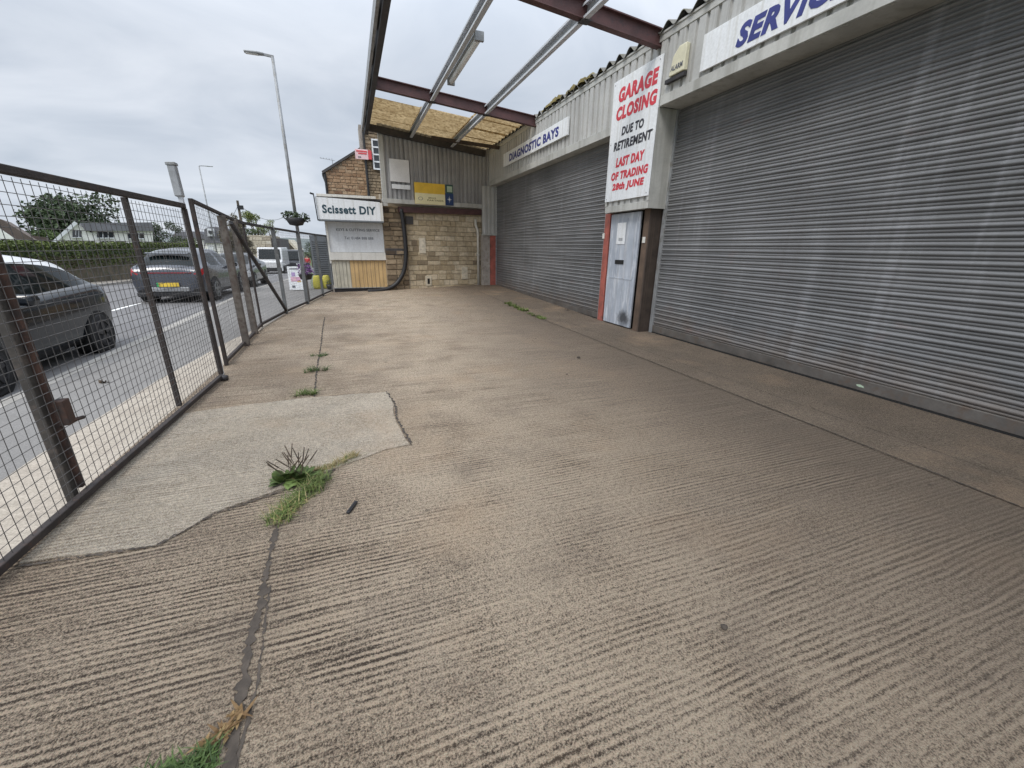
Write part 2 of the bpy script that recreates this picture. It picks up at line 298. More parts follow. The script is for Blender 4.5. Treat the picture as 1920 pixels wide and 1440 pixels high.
# ------------------------------------------------------------------ mesh builder
class MB:
    def __init__(s): s.v = []; s.f = []
    def add(s, vs, fs):
        o = len(s.v); s.v += [tuple(p) for p in vs]; s.f += [tuple(o+i for i in f) for f in fs]; return s
    def box(s, x0, x1, y0, y1, z0, z1):
        return s.add([(x, y, z) for z in (z0, z1) for y in (y0, y1) for x in (x0, x1)], [(0, 2, 3, 1), (4, 5, 7, 6), (0, 1, 5, 4), (2, 6, 7, 3), (0, 4, 6, 2), (1, 3, 7, 5)])
    def frame_box(s, o, u, v, n, a0, a1, b0, b1, c0, c1):
        """box in a local frame u,v,n at origin o"""
        P = [o+u*a+v*b+n*c for c in (c0, c1) for b in (b0, b1) for a in (a0, a1)]
        return s.add(P, [(0, 2, 3, 1), (4, 5, 7, 6), (0, 1, 5, 4), (2, 6, 7, 3), (0, 4, 6, 2), (1, 3, 7, 5)])
    def bar(s, p, q, w, h, up=(0, 0, 1)):
        p, q = Vector(p), Vector(q); d = (q-p).normalized(); up = Vector(up)
        sd_ = d.cross(up)
        if sd_.length < 1e-4: sd_ = d.cross(Vector((1, 0, 0)))
        sd_.normalize(); u = sd_.cross(d)
        P = [b+sd_*(w/2*i)+u*(h/2*j) for b in (p, q) for i, j in ((-1, -1), (1, -1), (1, 1), (-1, 1))]
        return s.add(P, [(0, 1, 2, 3), (7, 6, 5, 4), (0, 4, 5, 1), (1, 5, 6, 2), (2, 6, 7, 3), (3, 7, 4, 0)])
    def tube(s, pts, r, n=8, cap=True):
        pts = [Vector(p) for p in pts]; rs = r if isinstance(r, (list, tuple)) else [r]*len(pts); o = len(s.v); prev = None
        for i, p in enumerate(pts):
            d = (pts[min(i+1, len(pts)-1)]-pts[max(i-1, 0)]).normalized()
            if prev is None:
                a = Vector((0, 0, 1)) if abs(d.z) < .9 else Vector((1, 0, 0)); x = d.cross(a).normalized()
            else:
                x = (prev-d*prev.dot(d)).normalized()
            y = d.cross(x); prev = x
            s.v += [tuple(p+(x*math.cos(t)+y*math.sin(t))*rs[i]) for t in [2*math.pi*k/n for k in range(n)]]
        for i in range(len(pts)-1):
            for k in range(n):
                a = o+i*n+k; b = o+i*n+(k+1) % n; s.f.append((a, b, b+n, a+n))
        if cap: s.f.append(tuple(o+k for k in range(n))[::-1]); s.f.append(tuple(o+(len(pts)-1)*n+k for k in range(n)))
        return s
    def prism(s, poly, d):
        """flat polygon (3d points) pushed along vector d"""
        n = len(poly); P = [Vector(p) for p in poly]; d = Vector(d)
        return s.add(P+[p+d for p in P], [tuple(range(n)), tuple(range(2*n-1, n-1, -1))]+[(i, i+n, (i+1) % n+n, (i+1) % n) for i in range(n)])
    def lathe(s, c, prof, n=16):
        o = len(s.v); c = Vector(c)
        for r, z in prof: s.v += [(c.x+r*math.cos(2*math.pi*k/n), c.y+r*math.sin(2*math.pi*k/n), c.z+z) for k in range(n)]
        for i in range(len(prof)-1):
            for k in range(n):
                a = o+i*n+k; b = o+i*n+(k+1) % n; s.f.append((a, b, b+n, a+n))
        return s
    def build(s, name, mat, parent=None, local=False, bevel=0, smooth=False, solid=False):
        me = bpy.data.meshes.new(name); vv = np.array(s.v, float).reshape(-1, 3)
        ob = bpy.data.objects.new(name, me); COL.objects.link(ob)
        if parent is not None:
            ob.parent = parent
            if not local: vv = vv-np.array(wloc(parent))
        elif not local:
            c = np.array([(vv[:, 0].min()+vv[:, 0].max())/2, (vv[:, 1].min()+vv[:, 1].max())/2, vv[:, 2].min()]); vv = vv-c; ob.location = c
        me.from_pydata(vv.tolist(), [], s.f); me.materials.append(MT[mat] if isinstance(mat, str) else mat)
        bm = bmesh.new(); bm.from_mesh(me); bmesh.ops.recalc_face_normals(bm, faces=bm.faces) if not solid else None
        if smooth:
            for f in bm.faces: f.smooth = True
        bm.to_mesh(me); bm.free()
        if bevel:
            md = ob.modifiers.new('edge', 'BEVEL'); md.width = bevel; md.segments = 2; md.limit_method = 'ANGLE'
        return ob
def wloc(o):
    p = Vector((0, 0, 0))
    while o is not None: p = p+o.location; o = o.parent
    return p
def tag(o, label=None, cat=None, group=None, kind=None):
    for k, v in (('label', label), ('category', cat), ('group', group), ('kind', kind)):
        if v: o[k] = v
    return o
def thing(name, loc, label, cat, group=None, rz=0):
    o = bpy.data.objects.new(name, None); COL.objects.link(o); o.location = loc; o.rotation_euler.z = rz; o.empty_display_size = .2
    return tag(o, label, cat, group)
def struct(o): o['kind'] = 'structure'; return o

def lettering(text, mat, parent, o, u, v, n, a0, a1, b0, b1, depth=.004, bold=.018, shear=0, name='lettering'):
    """one line of raised letters fitted to the rectangle a0..a1 x b0..b1 of the frame (u, v), proud along n"""
    c = bpy.data.curves.new(name, 'FONT'); c.body = text; c.offset = bold; c.shear = shear; c.space_character = 1+bold*2.2; c.extrude = .01; c.resolution_u = 3
    t = bpy.data.objects.new(name, c); COL.objects.link(t)
    dg = bpy.context.evaluated_depsgraph_get(); me = t.evaluated_get(dg).to_mesh()
    P = np.array([p.co[:] for p in me.vertices]); F = [tuple(q.vertices) for q in me.polygons]
    t.evaluated_get(dg).to_mesh_clear(); bpy.data.objects.remove(t); bpy.data.curves.remove(c)
    lo, hi = P.min(0), P.max(0); Q = (P-lo)/(hi-lo)
    b = MB(); b.add([o+u*(a0+(a1-a0)*q[0])+v*(b0+(b1-b0)*q[1])+n*(depth*q[2]) for q in Q], F)
    return b.build(name, mat, parent, solid=True)

def corrugated(b, o, u, v, n, length, z0, z1, pitch, depth, flat=.35, ramp=.05):
    """trapezoid sheet: runs along u, ribs along v (z0, z1 numbers or functions of distance), stands proud along n"""
    xs = []; ns = []
    x = 0
    while x < length:
        for f, d in ((0, 0), (flat, 0), (flat+ramp, 1), (1-ramp, 1)):
            if x+f*pitch < length: xs.append(x+f*pitch); ns.append(d*depth)
        x += pitch
    xs.append(length); ns.append(ns[-1])
    z0f = z0 if callable(z0) else (lambda t: z0); z1f = z1 if callable(z1) else (lambda t: z1)
    k = len(b.v)
    for x, d in zip(xs, ns): b.v += [tuple(o+u*x+v*z0f(x)+n*d), tuple(o+u*x+v*z1f(x)+n*d)]
    for i in range(len(xs)-1): a = k+2*i; b.f.append((a, a+2, a+3, a+1))
    return b

def stones(b, o, u, n, length, z0, topf, cmin=.11, cmax=.2, wmin=.2, wmax=.55, gap=.012, r=None, proud=.03):
    """random coursed blocks with chamfered faces in the plane (u, z) proud along n"""
    r = r or random.Random(3); z = z0; up = Vector((0, 0, 1))
    mxz = max(topf(0), topf(length), topf(length/2))
    while z < mxz-.03:
        h = r.uniform(cmin, cmax); x = -r.uniform(0, .1)
        while x < length:
            w = r.uniform(wmin, wmax); x0, x1 = max(0, x)+gap/2, min(length, x+w)-gap/2; x += w
            if x1-x0 < .04: continue
            zt = min(z+h, topf((x0+x1)/2)); 
            if zt-z < .035: continue
            za, zb = z+gap/2, zt-gap/2; d = proud*r.uniform(.45, 1.1); c = .012
            j = lambda: r.uniform(-.007, .007)
            P = [o+u*a+up*q for a, q in ((x0, za), (x1, za), (x1, zb), (x0, zb))]
            Q = [o+u*(a+j())+up*(q+j())+n*d for a, q in ((x0+c, za+c), (x1-c, za+c), (x1-c, zb-c), (x0+c, zb-c))]
            b.add(P+Q, [(4, 5, 6, 7), (0, 1, 5, 4), (1, 2, 6, 5), (2, 3, 7, 6), (3, 0, 4, 7)])
        z += h
    return b

def leaves(b, centers, n, size, r, squash=(1, 1, 1), shell=.35, aspect=.55):
    """n leaf quads in clusters round blobs (c, radius)"""
    wts = [c[1]**2 for c in centers]
    for _ in range(n):
        c, R = r.choices(centers, wts)[0]
        d = Vector((r.gauss(0, 1), r.gauss(0, 1), r.gauss(0, 1))).normalized()*R*(shell+(1-shell)*r.random()**.6)*r.uniform(.8, 1.12)
        p = Vector(c)+Vector((d.x*squash[0], d.y*squash[1], d.z*squash[2]))
        a = Vector((r.gauss(0, 1), r.gauss(0, 1), r.gauss(0, .7))).normalized(); q = a.cross(Vector((r.gauss(0, 1), r.gauss(0, 1), r.gauss(0, 1)))).normalized()
        s = size*r.uniform(.6, 1.4); b.add([p-a*s*.5, p+q*s*aspect*.5, p+a*s*.5, p-q*s*aspect*.5], [(0, 1, 2, 3)])
    return b

def blades(b, pos, n, spread, h, r, w=.006, lean=.6, flat=0):
    """tapered bent grass blades"""
    for _ in range(n):
        a = r.uniform(0, 6.283); rr = spread*math.sqrt(r.random()); p = Vector(pos)+Vector((rr*math.cos(a), rr*math.sin(a), 0))
        H = h*r.uniform(.45, 1.15); t = r.uniform(0, 6.283); d = Vector((math.cos(t), math.sin(t), 0)); L = H*r.uniform(.25, lean*1.6); s = d.cross(Vector((0, 0, 1)))*w*r.uniform(.6, 1.4)
        P = []
        for k, ww in ((0, 1), (.4, .9), (.75, .6), (1, .05)):
            q = p+d*(L*k**1.7)+Vector((0, 0, H*(k-.35*k*k*min(1, L/H))*(1-flat))); P += [q-s*ww*.5, q+s*ww*.5]
        b.add(P, [(0, 1, 3, 2), (2, 3, 5, 4), (4, 5, 7, 6)])
    return b

# ------------------------------------------------------------------ ground, road
def road_z(Y): return -0.10-0.033*max(0.0, Y-18)-0.0*Y
YZ = lambda x, y: .16*max(0, min(1, (y-8.5)/7.6))*max(0, min(1.1, .15+.17*x))
def strip(name, mat, x0, x1, off, ys, thick=None, drop=True):
    b = MB(); n = len(ys)
    xf0 = x0 if callable(x0) else (lambda y: x0); xf1 = x1 if callable(x1) else (lambda y: x1)
    zz = lambda y: off+(road_z(y)+.10 if drop else 0)
    for y in ys: b.v += [(xf0(y), y, zz(y)+(0 if drop or x0 is None else YZ(xf0(y), y))), (xf1(y), y, zz(y)+(0 if drop else YZ(xf1(y), y)))]
    for i in range(n-1): b.f.append((2*i, 2*i+1, 2*i+3, 2*i+2))
    if thick:
        o = len(b.v)
        for y in ys: b.v += [(xf0(y), y, zz(y)-thick), (xf1(y), y, zz(y)-thick)]
        for i in range(n-1):
            b.f += [(2*i, 2*i+2, o+2*i+2, o+2*i), (2*i+1, o+2*i+1, o+2*i+3, 2*i+3)]
        b.f += [(0, o, o+1, 1)]
    return struct(b.build(name, mat, smooth=False))
YS = [-12, 0, 9, 18, 26, 36, 50, 70, 100, 150]
# terrain: one sheet to the horizon, falling gently away with the road
b = MB(); NX = 60
gx = [-900, -500, -250, -120, -60, -30, -12, 0, 12, 40, 120, 300, 700]; gy = [-300, -60, 0, 18, 40, 70, 110, 180, 300, 500, 900]
for y in gy:
    for x in gx: b.v.append((x, y, -.16+(road_z(min(y, 110))+.10)-.16*(y > 18) + (0.9 if x < -14 and 25 < y < 200 else 0)*0))
for j in range(len(gy)-1):
    for i in range(len(gx)-1): a = j*len(gx)+i; b.f.append((a, a+1, a+1+len(gx), a+len(gx)))
struct(b.build('ground', 'field'))
b = MB()
for y0, h, x0, x1 in ((420, 11, -520, 420),):
    n = 60
    for i in range(n+1):
        x = x0+(x1-x0)*i/n; z = h*(.55+.45*mnoise.noise(Vector((x*.006, 1.7, 0))))+2.2*mnoise.noise(Vector((x*.03, 5, 0)))
        b.v += [(x, y0-120, -8), (x, y0-40, z*.6-3), (x, y0, z-1.5), (x, y0+150, z*.7)]
    for i in range(n):
        for k in range(3): a = i*4+k; b.f.append((a, a+4, a+5, a+1))
struct(b.build('hill', 'hill', smooth=True))
strip('road', 'road', -10.7, -3.62, -.10, YS)
strip('footway', 'foot', -3.46, lambda y: -2.12+max(0, min(1, (y-8)/9))*1.6, -.008, YS)
strip('kerb', 'kerb', -3.62, -3.46, -.004, YS, thick=.12)
strip('far_kerb', 'kerb', -10.84, -10.7, -.0, YS, thick=.12)
strip('far_footway', 'outer', -12.2, -10.84, -.004, YS)
b = MB()
for y in np.arange(5.2, 75, 4.2):
    b.add([(-6.02, y, road_z(y)+.004), (-5.9, y, road_z(y)+.004), (-5.9, y+1.7, road_z(y+1.7)+.004), (-6.02, y+1.7, road_z(y+1.7)+.004)], [(0, 1, 2, 3)])
struct(b.build('centre_line_marking', 'paint'))
b = MB(); YG = [-4, 2.5, 6, 9, 11.2, 13, 15, 16.4, 18.5]
fenceX = lambda y: float(np.interp(y, [-4, 2.5, 6.4, 8.8, 11.2, 13, 15, 16.4, 18.5], [-2.0, -1.86, -1.78, -1.82, -1.62, -1.28, -.98, -.70, -.6]))
YG = [-4, 0, 2.5, 5, 6.4, 8.5, 9.5, 10.5, 11.2, 12, 13, 14, 15, 16.4, 18.5]
yz = YZ
for y in YG:
    x0 = fenceX(y)-.02
    for k in range(9): x = x0+(5.9-x0)*k/8; b.v.append((x, y, yz(x, y)))
for i in range(len(YG)-1):
    for k in range(8): a = i*9+k; b.f.append((a, a+1, a+10, a+9))
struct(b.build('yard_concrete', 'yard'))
# light concrete crossover strip outside the fence
strip('crossover_concrete', 'outer', lambda y: -2.42+.05*math.sin(y*1.3)+max(0, min(1, (y-6)/10))*1.55, lambda y: fenceX(y)+.03, -.003, [-4, 0, 2, 3, 4, 5, 6, 7, 8, 9.5, 11, 13, 15, 16.4], drop=False)
strip('door_apron_concrete', 'apron', lambda y: 4.0+.012*y+.01*math.sin(y*3), 5.75, .004, [-4, -2, 0, .5, 1, 1.5, 2, 2.5, 3, 3.5, 4, 4.5, 5, 5.5, 6, 6.5, 7, 7.5, 8, 8.5, 9, 10, 11, 12, 13, 14, 15.2, 16.3], drop=False)
b = MB()
def ragged(pts, step=.12, amp=.012, r=random.Random(11)):
    out = []
    for i in range(len(pts)-1):
        p, q = Vector(pts[i]), Vector(pts[i+1]); k = max(1, int((q-p).length/step)); nn = Vector((-(q-p).y, (q-p).x, 0)).normalized()
        for j in range(k): out.append(p.lerp(q, j/k)+nn*r.uniform(-amp, amp))
    out.append(Vector(pts[-1])); return out
pp = [(-1.76, 4.60, 0), (-1.1, 4.68, 0), (-.5, 4.70, 0), (.23, 4.62, 0), (.27, 4.2, 0), (.25, 3.8, 0), (.31, 3.2, 0), (.1, 3.17, 0), (-.2, 3.03, 0), (-.5, 2.86, 0), (-.72, 2.77, 0), (-.96, 2.66, 0), (-1.16, 2.44, 0), (-1.45, 2.47, 0), (-1.78, 2.5, 0)]
pp = ragged(pp)
b.prism([(p.x, p.y, -.01) for p in pp], (0, 0, .018)); struct(b.build('concrete_patch', 'patch'))
# joints and cracks: narrow ragged strips of soil
def crack(pts, w, name, z=.0045, amp=.012, seed=1):
    r = random.Random(seed); P = ragged([(x, y, 0) for x, y in pts], .016, amp*.75, r); b = MB()
    for i, p in enumerate(P):
        d = (P[min(i+1, len(P)-1)]-P[max(i-1, 0)]).normalized(); s = Vector((-d.y, d.x, 0))*w*r.choice((.25, .5, .7, .9, 1.0, 1.15, 1.5))*r.uniform(.7, 1.1)*.5
        zq = z+YZ(p.x, p.y); b.v += [(p.x-s.x, p.y-s.y, zq), (p.x+s.x, p.y+s.y, zq)]
        if i: a = 2*i; b.f.append((a-2, a-1, a+1, a))
    return struct(b.build(name, 'dirt'))
crack([(-.53, .6), (-.535, 1.12), (-.545, 1.4), (-.565, 1.55), (-.555, 1.8), (-.565, 1.97), (-.575, 2.4)], .036, 'concrete_crack', amp=.008)
crack([(-.515, 1.05), (-.50, 1.35), (-.515, 1.62), (-.535, 1.9)], .012, 'concrete_crack', z=.0025, amp=.006, seed=2)
crack([(-.5, 2.5), (-.3, 2.95), (-.22, 3.1)], .05, 'concrete_crack', seed=5, amp=.012)
crack([(-.53, 4.72), (-.58, 5.94), (-.62, 7.71), (-.66, 8.72), (-.7, 10.4)], .022, 'concrete_crack', seed=3, amp=.01)
crack([(.235, 4.64), (.285, 4.2), (.265, 3.8), (.325, 3.18)], .022, 'concrete_crack', z=.0085, seed=4)
crack([(-.5, 2.83), (-.96, 2.64), (-1.17, 2.42), (-1.78, 2.48)], .016, 'concrete_crack', z=.0085, seed=6)
crack([(4.005+.012*y, y) for y in (-2, 0, 2, 4, 6, 8, 10, 12, 14.4)], .016, 'concrete_joint', z=.0085, seed=7, amp=.006)
crack([(4.47, -1), (4.5, 1.09), (4.46, 3), (4.43, 5.5), (4.5, 8.3)], .007, 'concrete_joint', z=.0085, seed=8, amp=.006)
crack([(-1.8, 8.95), (0, 9.0), (2, 8.95), (4.05, 8.9)], .008, 'concrete_joint', seed=9, amp=.006)

# ------------------------------------------------------------------ garage
FX = 5.2
uF, vF, nF = V(0, -1, 0), V(0, 0, 1), V(-1, 0, 0)
GA, GB = V(5.0, 16.2, 0), V(1.245, 15.75, 0)          # gable wall, right and left end
uG = (GA-GB).normalized(); nG = V(uG.y, -uG.x, 0); nG = nG if nG.y < 0 else -nG; LG = (GA-GB).length
garage = thing('garage', (5.4, 7, 0), 'grey clad garage with roller shutter doors along the right of the yard', 'garage')
b = MB(); corrugated(b, V(FX+.012, 16.45, 0), uF, vF, nF, 20.0, 3.9, 4.9, .205, .036, .22); b.build('facade_cladding', 'clad', garage)
b = MB(); b.box(FX-.034, FX+.10, -3.5, 16.4, 4.86, 4.985); b.box(FX-.05, FX-.034, -3.5, 16.4, 4.955, 4.985); b.build('eaves_flashing', 'flash', garage, bevel=.004)
b = MB(); b.box(FX-.045, 5.66, 8.05, 16.2, 3.775, 3.93); b.box(FX-.045, 5.72, -3.5, 6.62, 3.905, 4.05); b.build('header_flashing', 'flash', garage, bevel=.004)
b = MB(); b.box(5.72, 9.0, -3.5, 16.9, -.1, 4.9); b.build('inner_wall', 'void', garage)
# roof: big corrugations running back from the eaves
b = MB(); prof = []; y = -3.5
while y < 16.4:
    prof.append((y, .055*math.cos(2*math.pi*y/.33))); y += .033
o = len(b.v)
for y, d in prof: b.v += [(5.12, y, 5.03+d), (12, y, 6.1+d)]
for i in range(len(prof)-1): a = o+2*i; b.f.append((a, a+2, a+3, a+1))
for y, d in prof: b.v += [(5.12, y, 5.018+d)]
o2 = o+2*len(prof)
for i in range(len(prof)-1): b.f.append((o+2*i, o2+i, o2+i+1, o+2*i+2))
b.build('roof', 'roof', garage, smooth=True)
b = MB(); r = random.Random(5)
for k in range(46):
    y = r.uniform(8.6, 11.6); R = r.uniform(.05, .12)*(1 if 9 < y < 11.2 else .6); x = 5.17+r.uniform(0, .12); ring = 7
    b.add([(x+R*math.cos(t)*c, y+R*1.3*math.sin(t)*c, 5.03+R*.95*h*r.uniform(.8, 1.2)) for c, h in ((1, 0), (.85, .6), (.45, 1)) for t in [6.283*i/ring for i in range(ring)]]+[(x, y, 5.03+R*1.05)],
          [(j*ring+i, j*ring+(i+1) % ring, (j+1)*ring+(i+1) % ring, (j+1)*ring+i) for j in range(2) for i in range(ring)]+[(14+i, 14+(i+1) % 7, 21) for i in range(7)])
b.build('roof_moss', 'moss', garage, smooth=True)
# gable cladding facing the yard
ztop = lambda t: 4.78+(5.28-(GB+uG*t).x)*.09+.235
b = MB(); corrugated(b, GB, uG, vF, nG, LG+.2, lambda t: 3.0, ztop, .152, .05, .40); b.build('gable_cladding', 'clad2', garage)
b = MB(); b.frame_box(GB, uG, vF, nG, -.02, .13, 2.9, 5.36, .0, .065); b.build('corner_flashing', 'flash', garage, bevel=.004)
b = MB(); zb0, zb1 = on(718, 379, GB, nG).z, on(905, 390, GB, nG).z
G6 = .07
b.prism([GB+uG*-.03+V(0, 0, zb0-.02)+nG*.07, GB+uG*(LG-.02)+V(0, 0, zb1-.02)+nG*.07, GB+uG*(LG-.02)+V(0, 0, zb1+.12)+nG*.07, GB+uG*-.03+V(0, 0, zb0+.12)+nG*.07], nG*-.16); b.build('gable_flashing', 'flash', garage, bevel=.004)
b = MB(); b.prism([GB+uG*.52+V(0, 0, zb0-.1)+nG*-.03, GB+uG*.52+V(0, 0, zb0-.29)+nG*-.03, GA+V(0, 0, zb1-.25)+nG*-.03-uG*.03, GA+V(0, 0, zb1-.06)+nG*-.03-uG*.03], nG*-.16)
b.build('lintel_beam', 'redsteel', garage, bevel=.004)
# corner column between gable and small door
CY = 16.02
cl = lambda x: onY(x, 440, CY).x
zc = onY(918, 440, CY).z
b = MB(); corrugated(b, V(cl(904), CY, 0), V(1, 0, 0), vF, V(0, -1, 0), cl(934)-cl(904), zc, 3.78, .16, .03, .5); b.box(cl(934)-.004, cl(934)+.02, CY-.032, CY+.4, zc, 3.78); b.build('corner_column', 'clad', garage)
b = MB(); b.box(cl(904)-.01, cl(934)+.02, CY-.04, CY+.02, zc-.03, zc+.03); b.build('column_flashing', 'flash', garage)
b = MB(); b.box(cl(905), cl(919), CY+.02, CY+.3, 0, zc); b.build('concrete_pillar', 'concpost', garage, bevel=.01)
b = MB(); b.box(cl(919)+.005, cl(932), CY, CY+.2, 0, zc-.03); b.build('red_post', 'redpost', garage, bevel=.006)
b = MB(); b.box(cl(932), 5.75, CY+.05, CY+.5, 0, 3.8); b.build('door_return', 'void', garage)
b = MB(); b.box(5.36, 5.5, 8.12, 8.32, 0, 2.33); b.build('red_post', 'redpost', garage, bevel=.006)
b = MB(); b.box(5.345, 5.36, 8.28, 8.36, 1.82, 1.93); b.build('switch_box', 'whitewarm', garage, bevel=.004)
# boxed pier between the doors
b = MB(); corrugated(b, V(FX+.0, 8.03, 0), uF, vF, nF, 1.38, 2.40, 3.9, .205, .026)
b.build('pier_cladding', 'clad', garage)
b = MB(); b.box(5.165, 5.62, 6.65, 6.662, 2.32, 3.91); b.box(5.165, 5.62, 8.038, 8.05, 2.32, 3.91); b.box(5.165, 5.21, 6.662, 8.038, 2.32, 2.445); b.box(5.155, 5.2, 6.645, 6.70, 2.445, 3.9); b.box(5.155, 5.2, 8.0, 8.055, 2.445, 3.9); b.box(5.21, 5.66, 6.662, 8.038, 2.33, 2.35); b.build('pier_flashing', 'flash', garage, bevel=.003)
dr = MB().box(5.325, 5.365, 7.03, 8.02, .03, 2.3).build('service_door', 'door', garage, bevel=.006)
b = MB(); 
for a in (7.09, 7.42, 7.7): b.box(5.318, 5.325, a, a+.02, .2, 2.2)
b.box(5.318, 5.325, 7.1, 7.9, 1.0, 1.02); b.build('panel_bead', 'door', dr)
MB().box(5.312, 5.33, 7.43, 7.74, 1.30, 1.385).build('letter_slot', 'void', dr, bevel=.004)
b = MB(); b.box(5.45, 5.7, 6.93, 8.12, 0, 2.33); b.build('door_recess', 'void', garage)
b = MB(); b.box(5.33, 5.45, 6.77, 6.93, 0, 2.33); b.build('timber_post', 'wood', garage, bevel=.006)
b = MB(); b.box(5.33, 5.64, 6.735, 6.768, 0, 2.33); b.build('timber_jamb', 'darkwood', garage, bevel=.004)
MB().box(5.315, 5.33, 6.82, 6.90, 1.72, 1.83).build('switch_box', 'whitewarm', garage, bevel=.004)
def shutter(X, y0, y1, z1, label):
    b = MB(); p = .0865; zs = []; z = .155
    while z < z1:
        for f, d in ((.02, -.007), (.06, .003), (.12, .007), (.26, .008), (.33, .005), (.37, -.006), (.42, .004), (.52, .015), (.64, .0205), (.78, .018), (.90, .009), (.97, .001)): zs.append((z+f*p, d))
        z += p
    ny_ = max(6, int((y1-y0)/.55)); rj = random.Random(int(y1*10)); L_ = ny_+1
    for i, (z, d) in enumerate(zs):
        if i % 12 == 0: jit = [(rj.gauss(0, .0022), rj.gauss(0, .0016)) for _ in range(L_)]
        for q in range(L_): b.v.append((X-d+jit[q][0]+.006*math.sin(q*.9+z), y0+(y1-y0)*q/ny_, z+jit[q][1]))
    for i in range(len(zs)-1):
        for q in range(ny_): a = i*L_+q; b.f.append((a, a+1, a+1+L_, a+L_))
    s = b.build('roller_shutter', 'shut', garage, smooth=True); s['label'] = label
    MB().box(X-.03, X+.02, y0+.02, y1-.02, .024, .155).build('bottom_rail', 'srail', s, bevel=.006)
    MB().box(X-.036, X+.01, y0+.02, y1-.02, .0, .022).build('dark_gap_strip', 'void', s)  # black strip drawn in for the dark gap under the bottom rail
    for ya in (y0-.05, y1-.035): MB().box(X-.045, X+.04, ya, ya+.085, 0, z1+.1).build('guide_rail', 'galvdull', s, bevel=.003)
    return s
s1 = shutter(5.6, -3.2, 6.64, 4.0, 'wide grey roller shutter nearest the camera')
s2 = shutter(5.44, 8.35, 16.05, 3.85, 'grey roller shutter under the diagnostic bays sign')
b = MB(); P = [(5.568, 2.82+.06*math.cos(t)*random.uniform(.4, 1.2), .08+.022*math.sin(t)*random.uniform(.5, 1.2)) for t in [6.283*i/14 for i in range(14)]]; b.add(P, [tuple(range(14))]); b.build('green_scuff', 'palegreen', s1)

# ------------------------------------------------------------------ stone wall under the gable
SA, SB = GA+V(-.02, .22, 0), GB+V(-.06, .22, 0); uS = (SA-SB).normalized(); nS = V(uS.y, -uS.x, 0); nS = nS if nS.y < 0 else -nS; LS = (SA-SB).length
wall = thing('stone_wall', (2.8, 15.2, 0), 'coursed sandstone wall filling the end bay under the red lintel', 'wall')
MB().frame_box(SB, uS, vF, nS, 0, LS, -.02, 3.3, -.3, 0).build('mortar_bed', 'mortar', wall)
st = random.Random(21)
b = MB(); stones(b, SB+uS*.82, uS, nS, LS-.86, .02, lambda t: 2.80, .14, .215, .2, .5, r=st); b.build('stonework', 'stone', wall)
b = MB(); stones(b, SB, uS, nS, .8, .02, lambda t: 2.95, .12, .2, .2, .45, r=st, proud=.06); b.build('quoin_stonework', 'stone2', wall)
b = MB(); b.frame_box(SB, uS, vF, nS, .8, 1.08, 2.35, 2.62, .0, .06); b.frame_box(SB, uS, vF, nS, .0, .8, 1.3, 1.52, .03, .062); b.build('blackened_stone', 'slate', wall, bevel=.02)
vb = SB+uS*1.42
b = MB(); b.frame_box(vb, uS, vF, nS, 0, .24, .17, .54, .0, .05); b.build('vent_stone', 'palestone', wall, bevel=.012)
MB().frame_box(vb, uS, vF, nS, .07, .16, .24, .44, .03, .054).build('vent_opening', 'void', wall)
b = MB(); b.frame_box(SB, uS, vF, nS, 2.9, 3.15, .38, .86, .0, .048); b.frame_box(SB, uS, vF, nS, 1.25, 1.5, 1.35, 1.9, .0, .048); b.build('upright_stone', 'palestone', wall, bevel=.012)
P0 = lambda t, z, d=.09: SB+uS*t+V(0, 0, z)+nS*d
tL = LS-.27
b = MB(); b.tube([P0(tL-.06, 2.62), P0(tL-.05, 2.42), P0(tL+.03, 2.22), P0(tL+.04, 2.0), P0(tL+.04, .04)], .05, 10); b.frame_box(SB, uS, vF, nS, tL-.03, tL+.11, 1.28, 1.33, .03, .15)
tag(b.build('downpipe', 'whitepipe', smooth=True), 'white plastic downpipe with a swan neck at the right end of the stone wall', 'downpipe')
hp = [on(x, y, SB+nS*.16, nS) for x, y in ((752, 392), (757, 425), (761, 470), (759, 500), (752, 520), (738, 536), (716, 544), (690, 546))]
hp = [p if p.z > .05 else V(p.x, p.y, .06) for p in hp]
def smoothpts(P, n=5):
    out = []
    for i in range(len(P)-1):
        p0, p1, p2, p3 = P[max(i-1, 0)], P[i], P[i+1], P[min(i+2, len(P)-1)]
        for k in range(n):
            t = k/n; out.append(.5*((2*p1)+(p2-p0)*t+(2*p0-5*p1+4*p2-p3)*t*t+(3*p1-p0-3*p2+p3)*t**3))
    return out+[P[-1]]
b = MB(); b.tube(smoothpts(hp), .075, 12); tag(b.build('flexible_duct', 'black_pl', smooth=True), 'fat black flexible duct curving down the stone wall to the ground', 'duct')

# ------------------------------------------------------------------ canopy frame
CZ = lambda X: 4.78+(5.28-X)*.09      # underside of the cross beams
canopy = thing('canopy_frame', (3, 8, 4.8), 'open steel canopy frame of red beams and galvanised purlins over the yard', 'canopy')
def ibeam(b, p, q, h, w, t=.018):
    d = (Vector(q)-Vector(p)).normalized(); s = d.cross(V(0, 0, 1)).normalized(); u = s.cross(d)
    p, q = Vector(p), Vector(q)
    for a, ww, hh in ((0, w, t), (h-t, w, t)): b.bar(p+u*(a+t/2), q+u*(a+t/2), ww, hh)
    b.bar(p+u*(h/2), q+u*(h/2), t*.8, h-2*t); return b
for Y in (6.82, 11.9):
    b = MB(); ibeam(b, (.95, Y, CZ(.95)), (5.24, Y, CZ(5.24)), .25, .13); b.build('cross_beam', 'redsteel', canopy)
b = MB(); ibeam(b, (.95, -1.5, CZ(.95)), (5.24, -1.5, CZ(5.24)), .25, .13); b.build('cross_beam', 'redsteel', canopy)
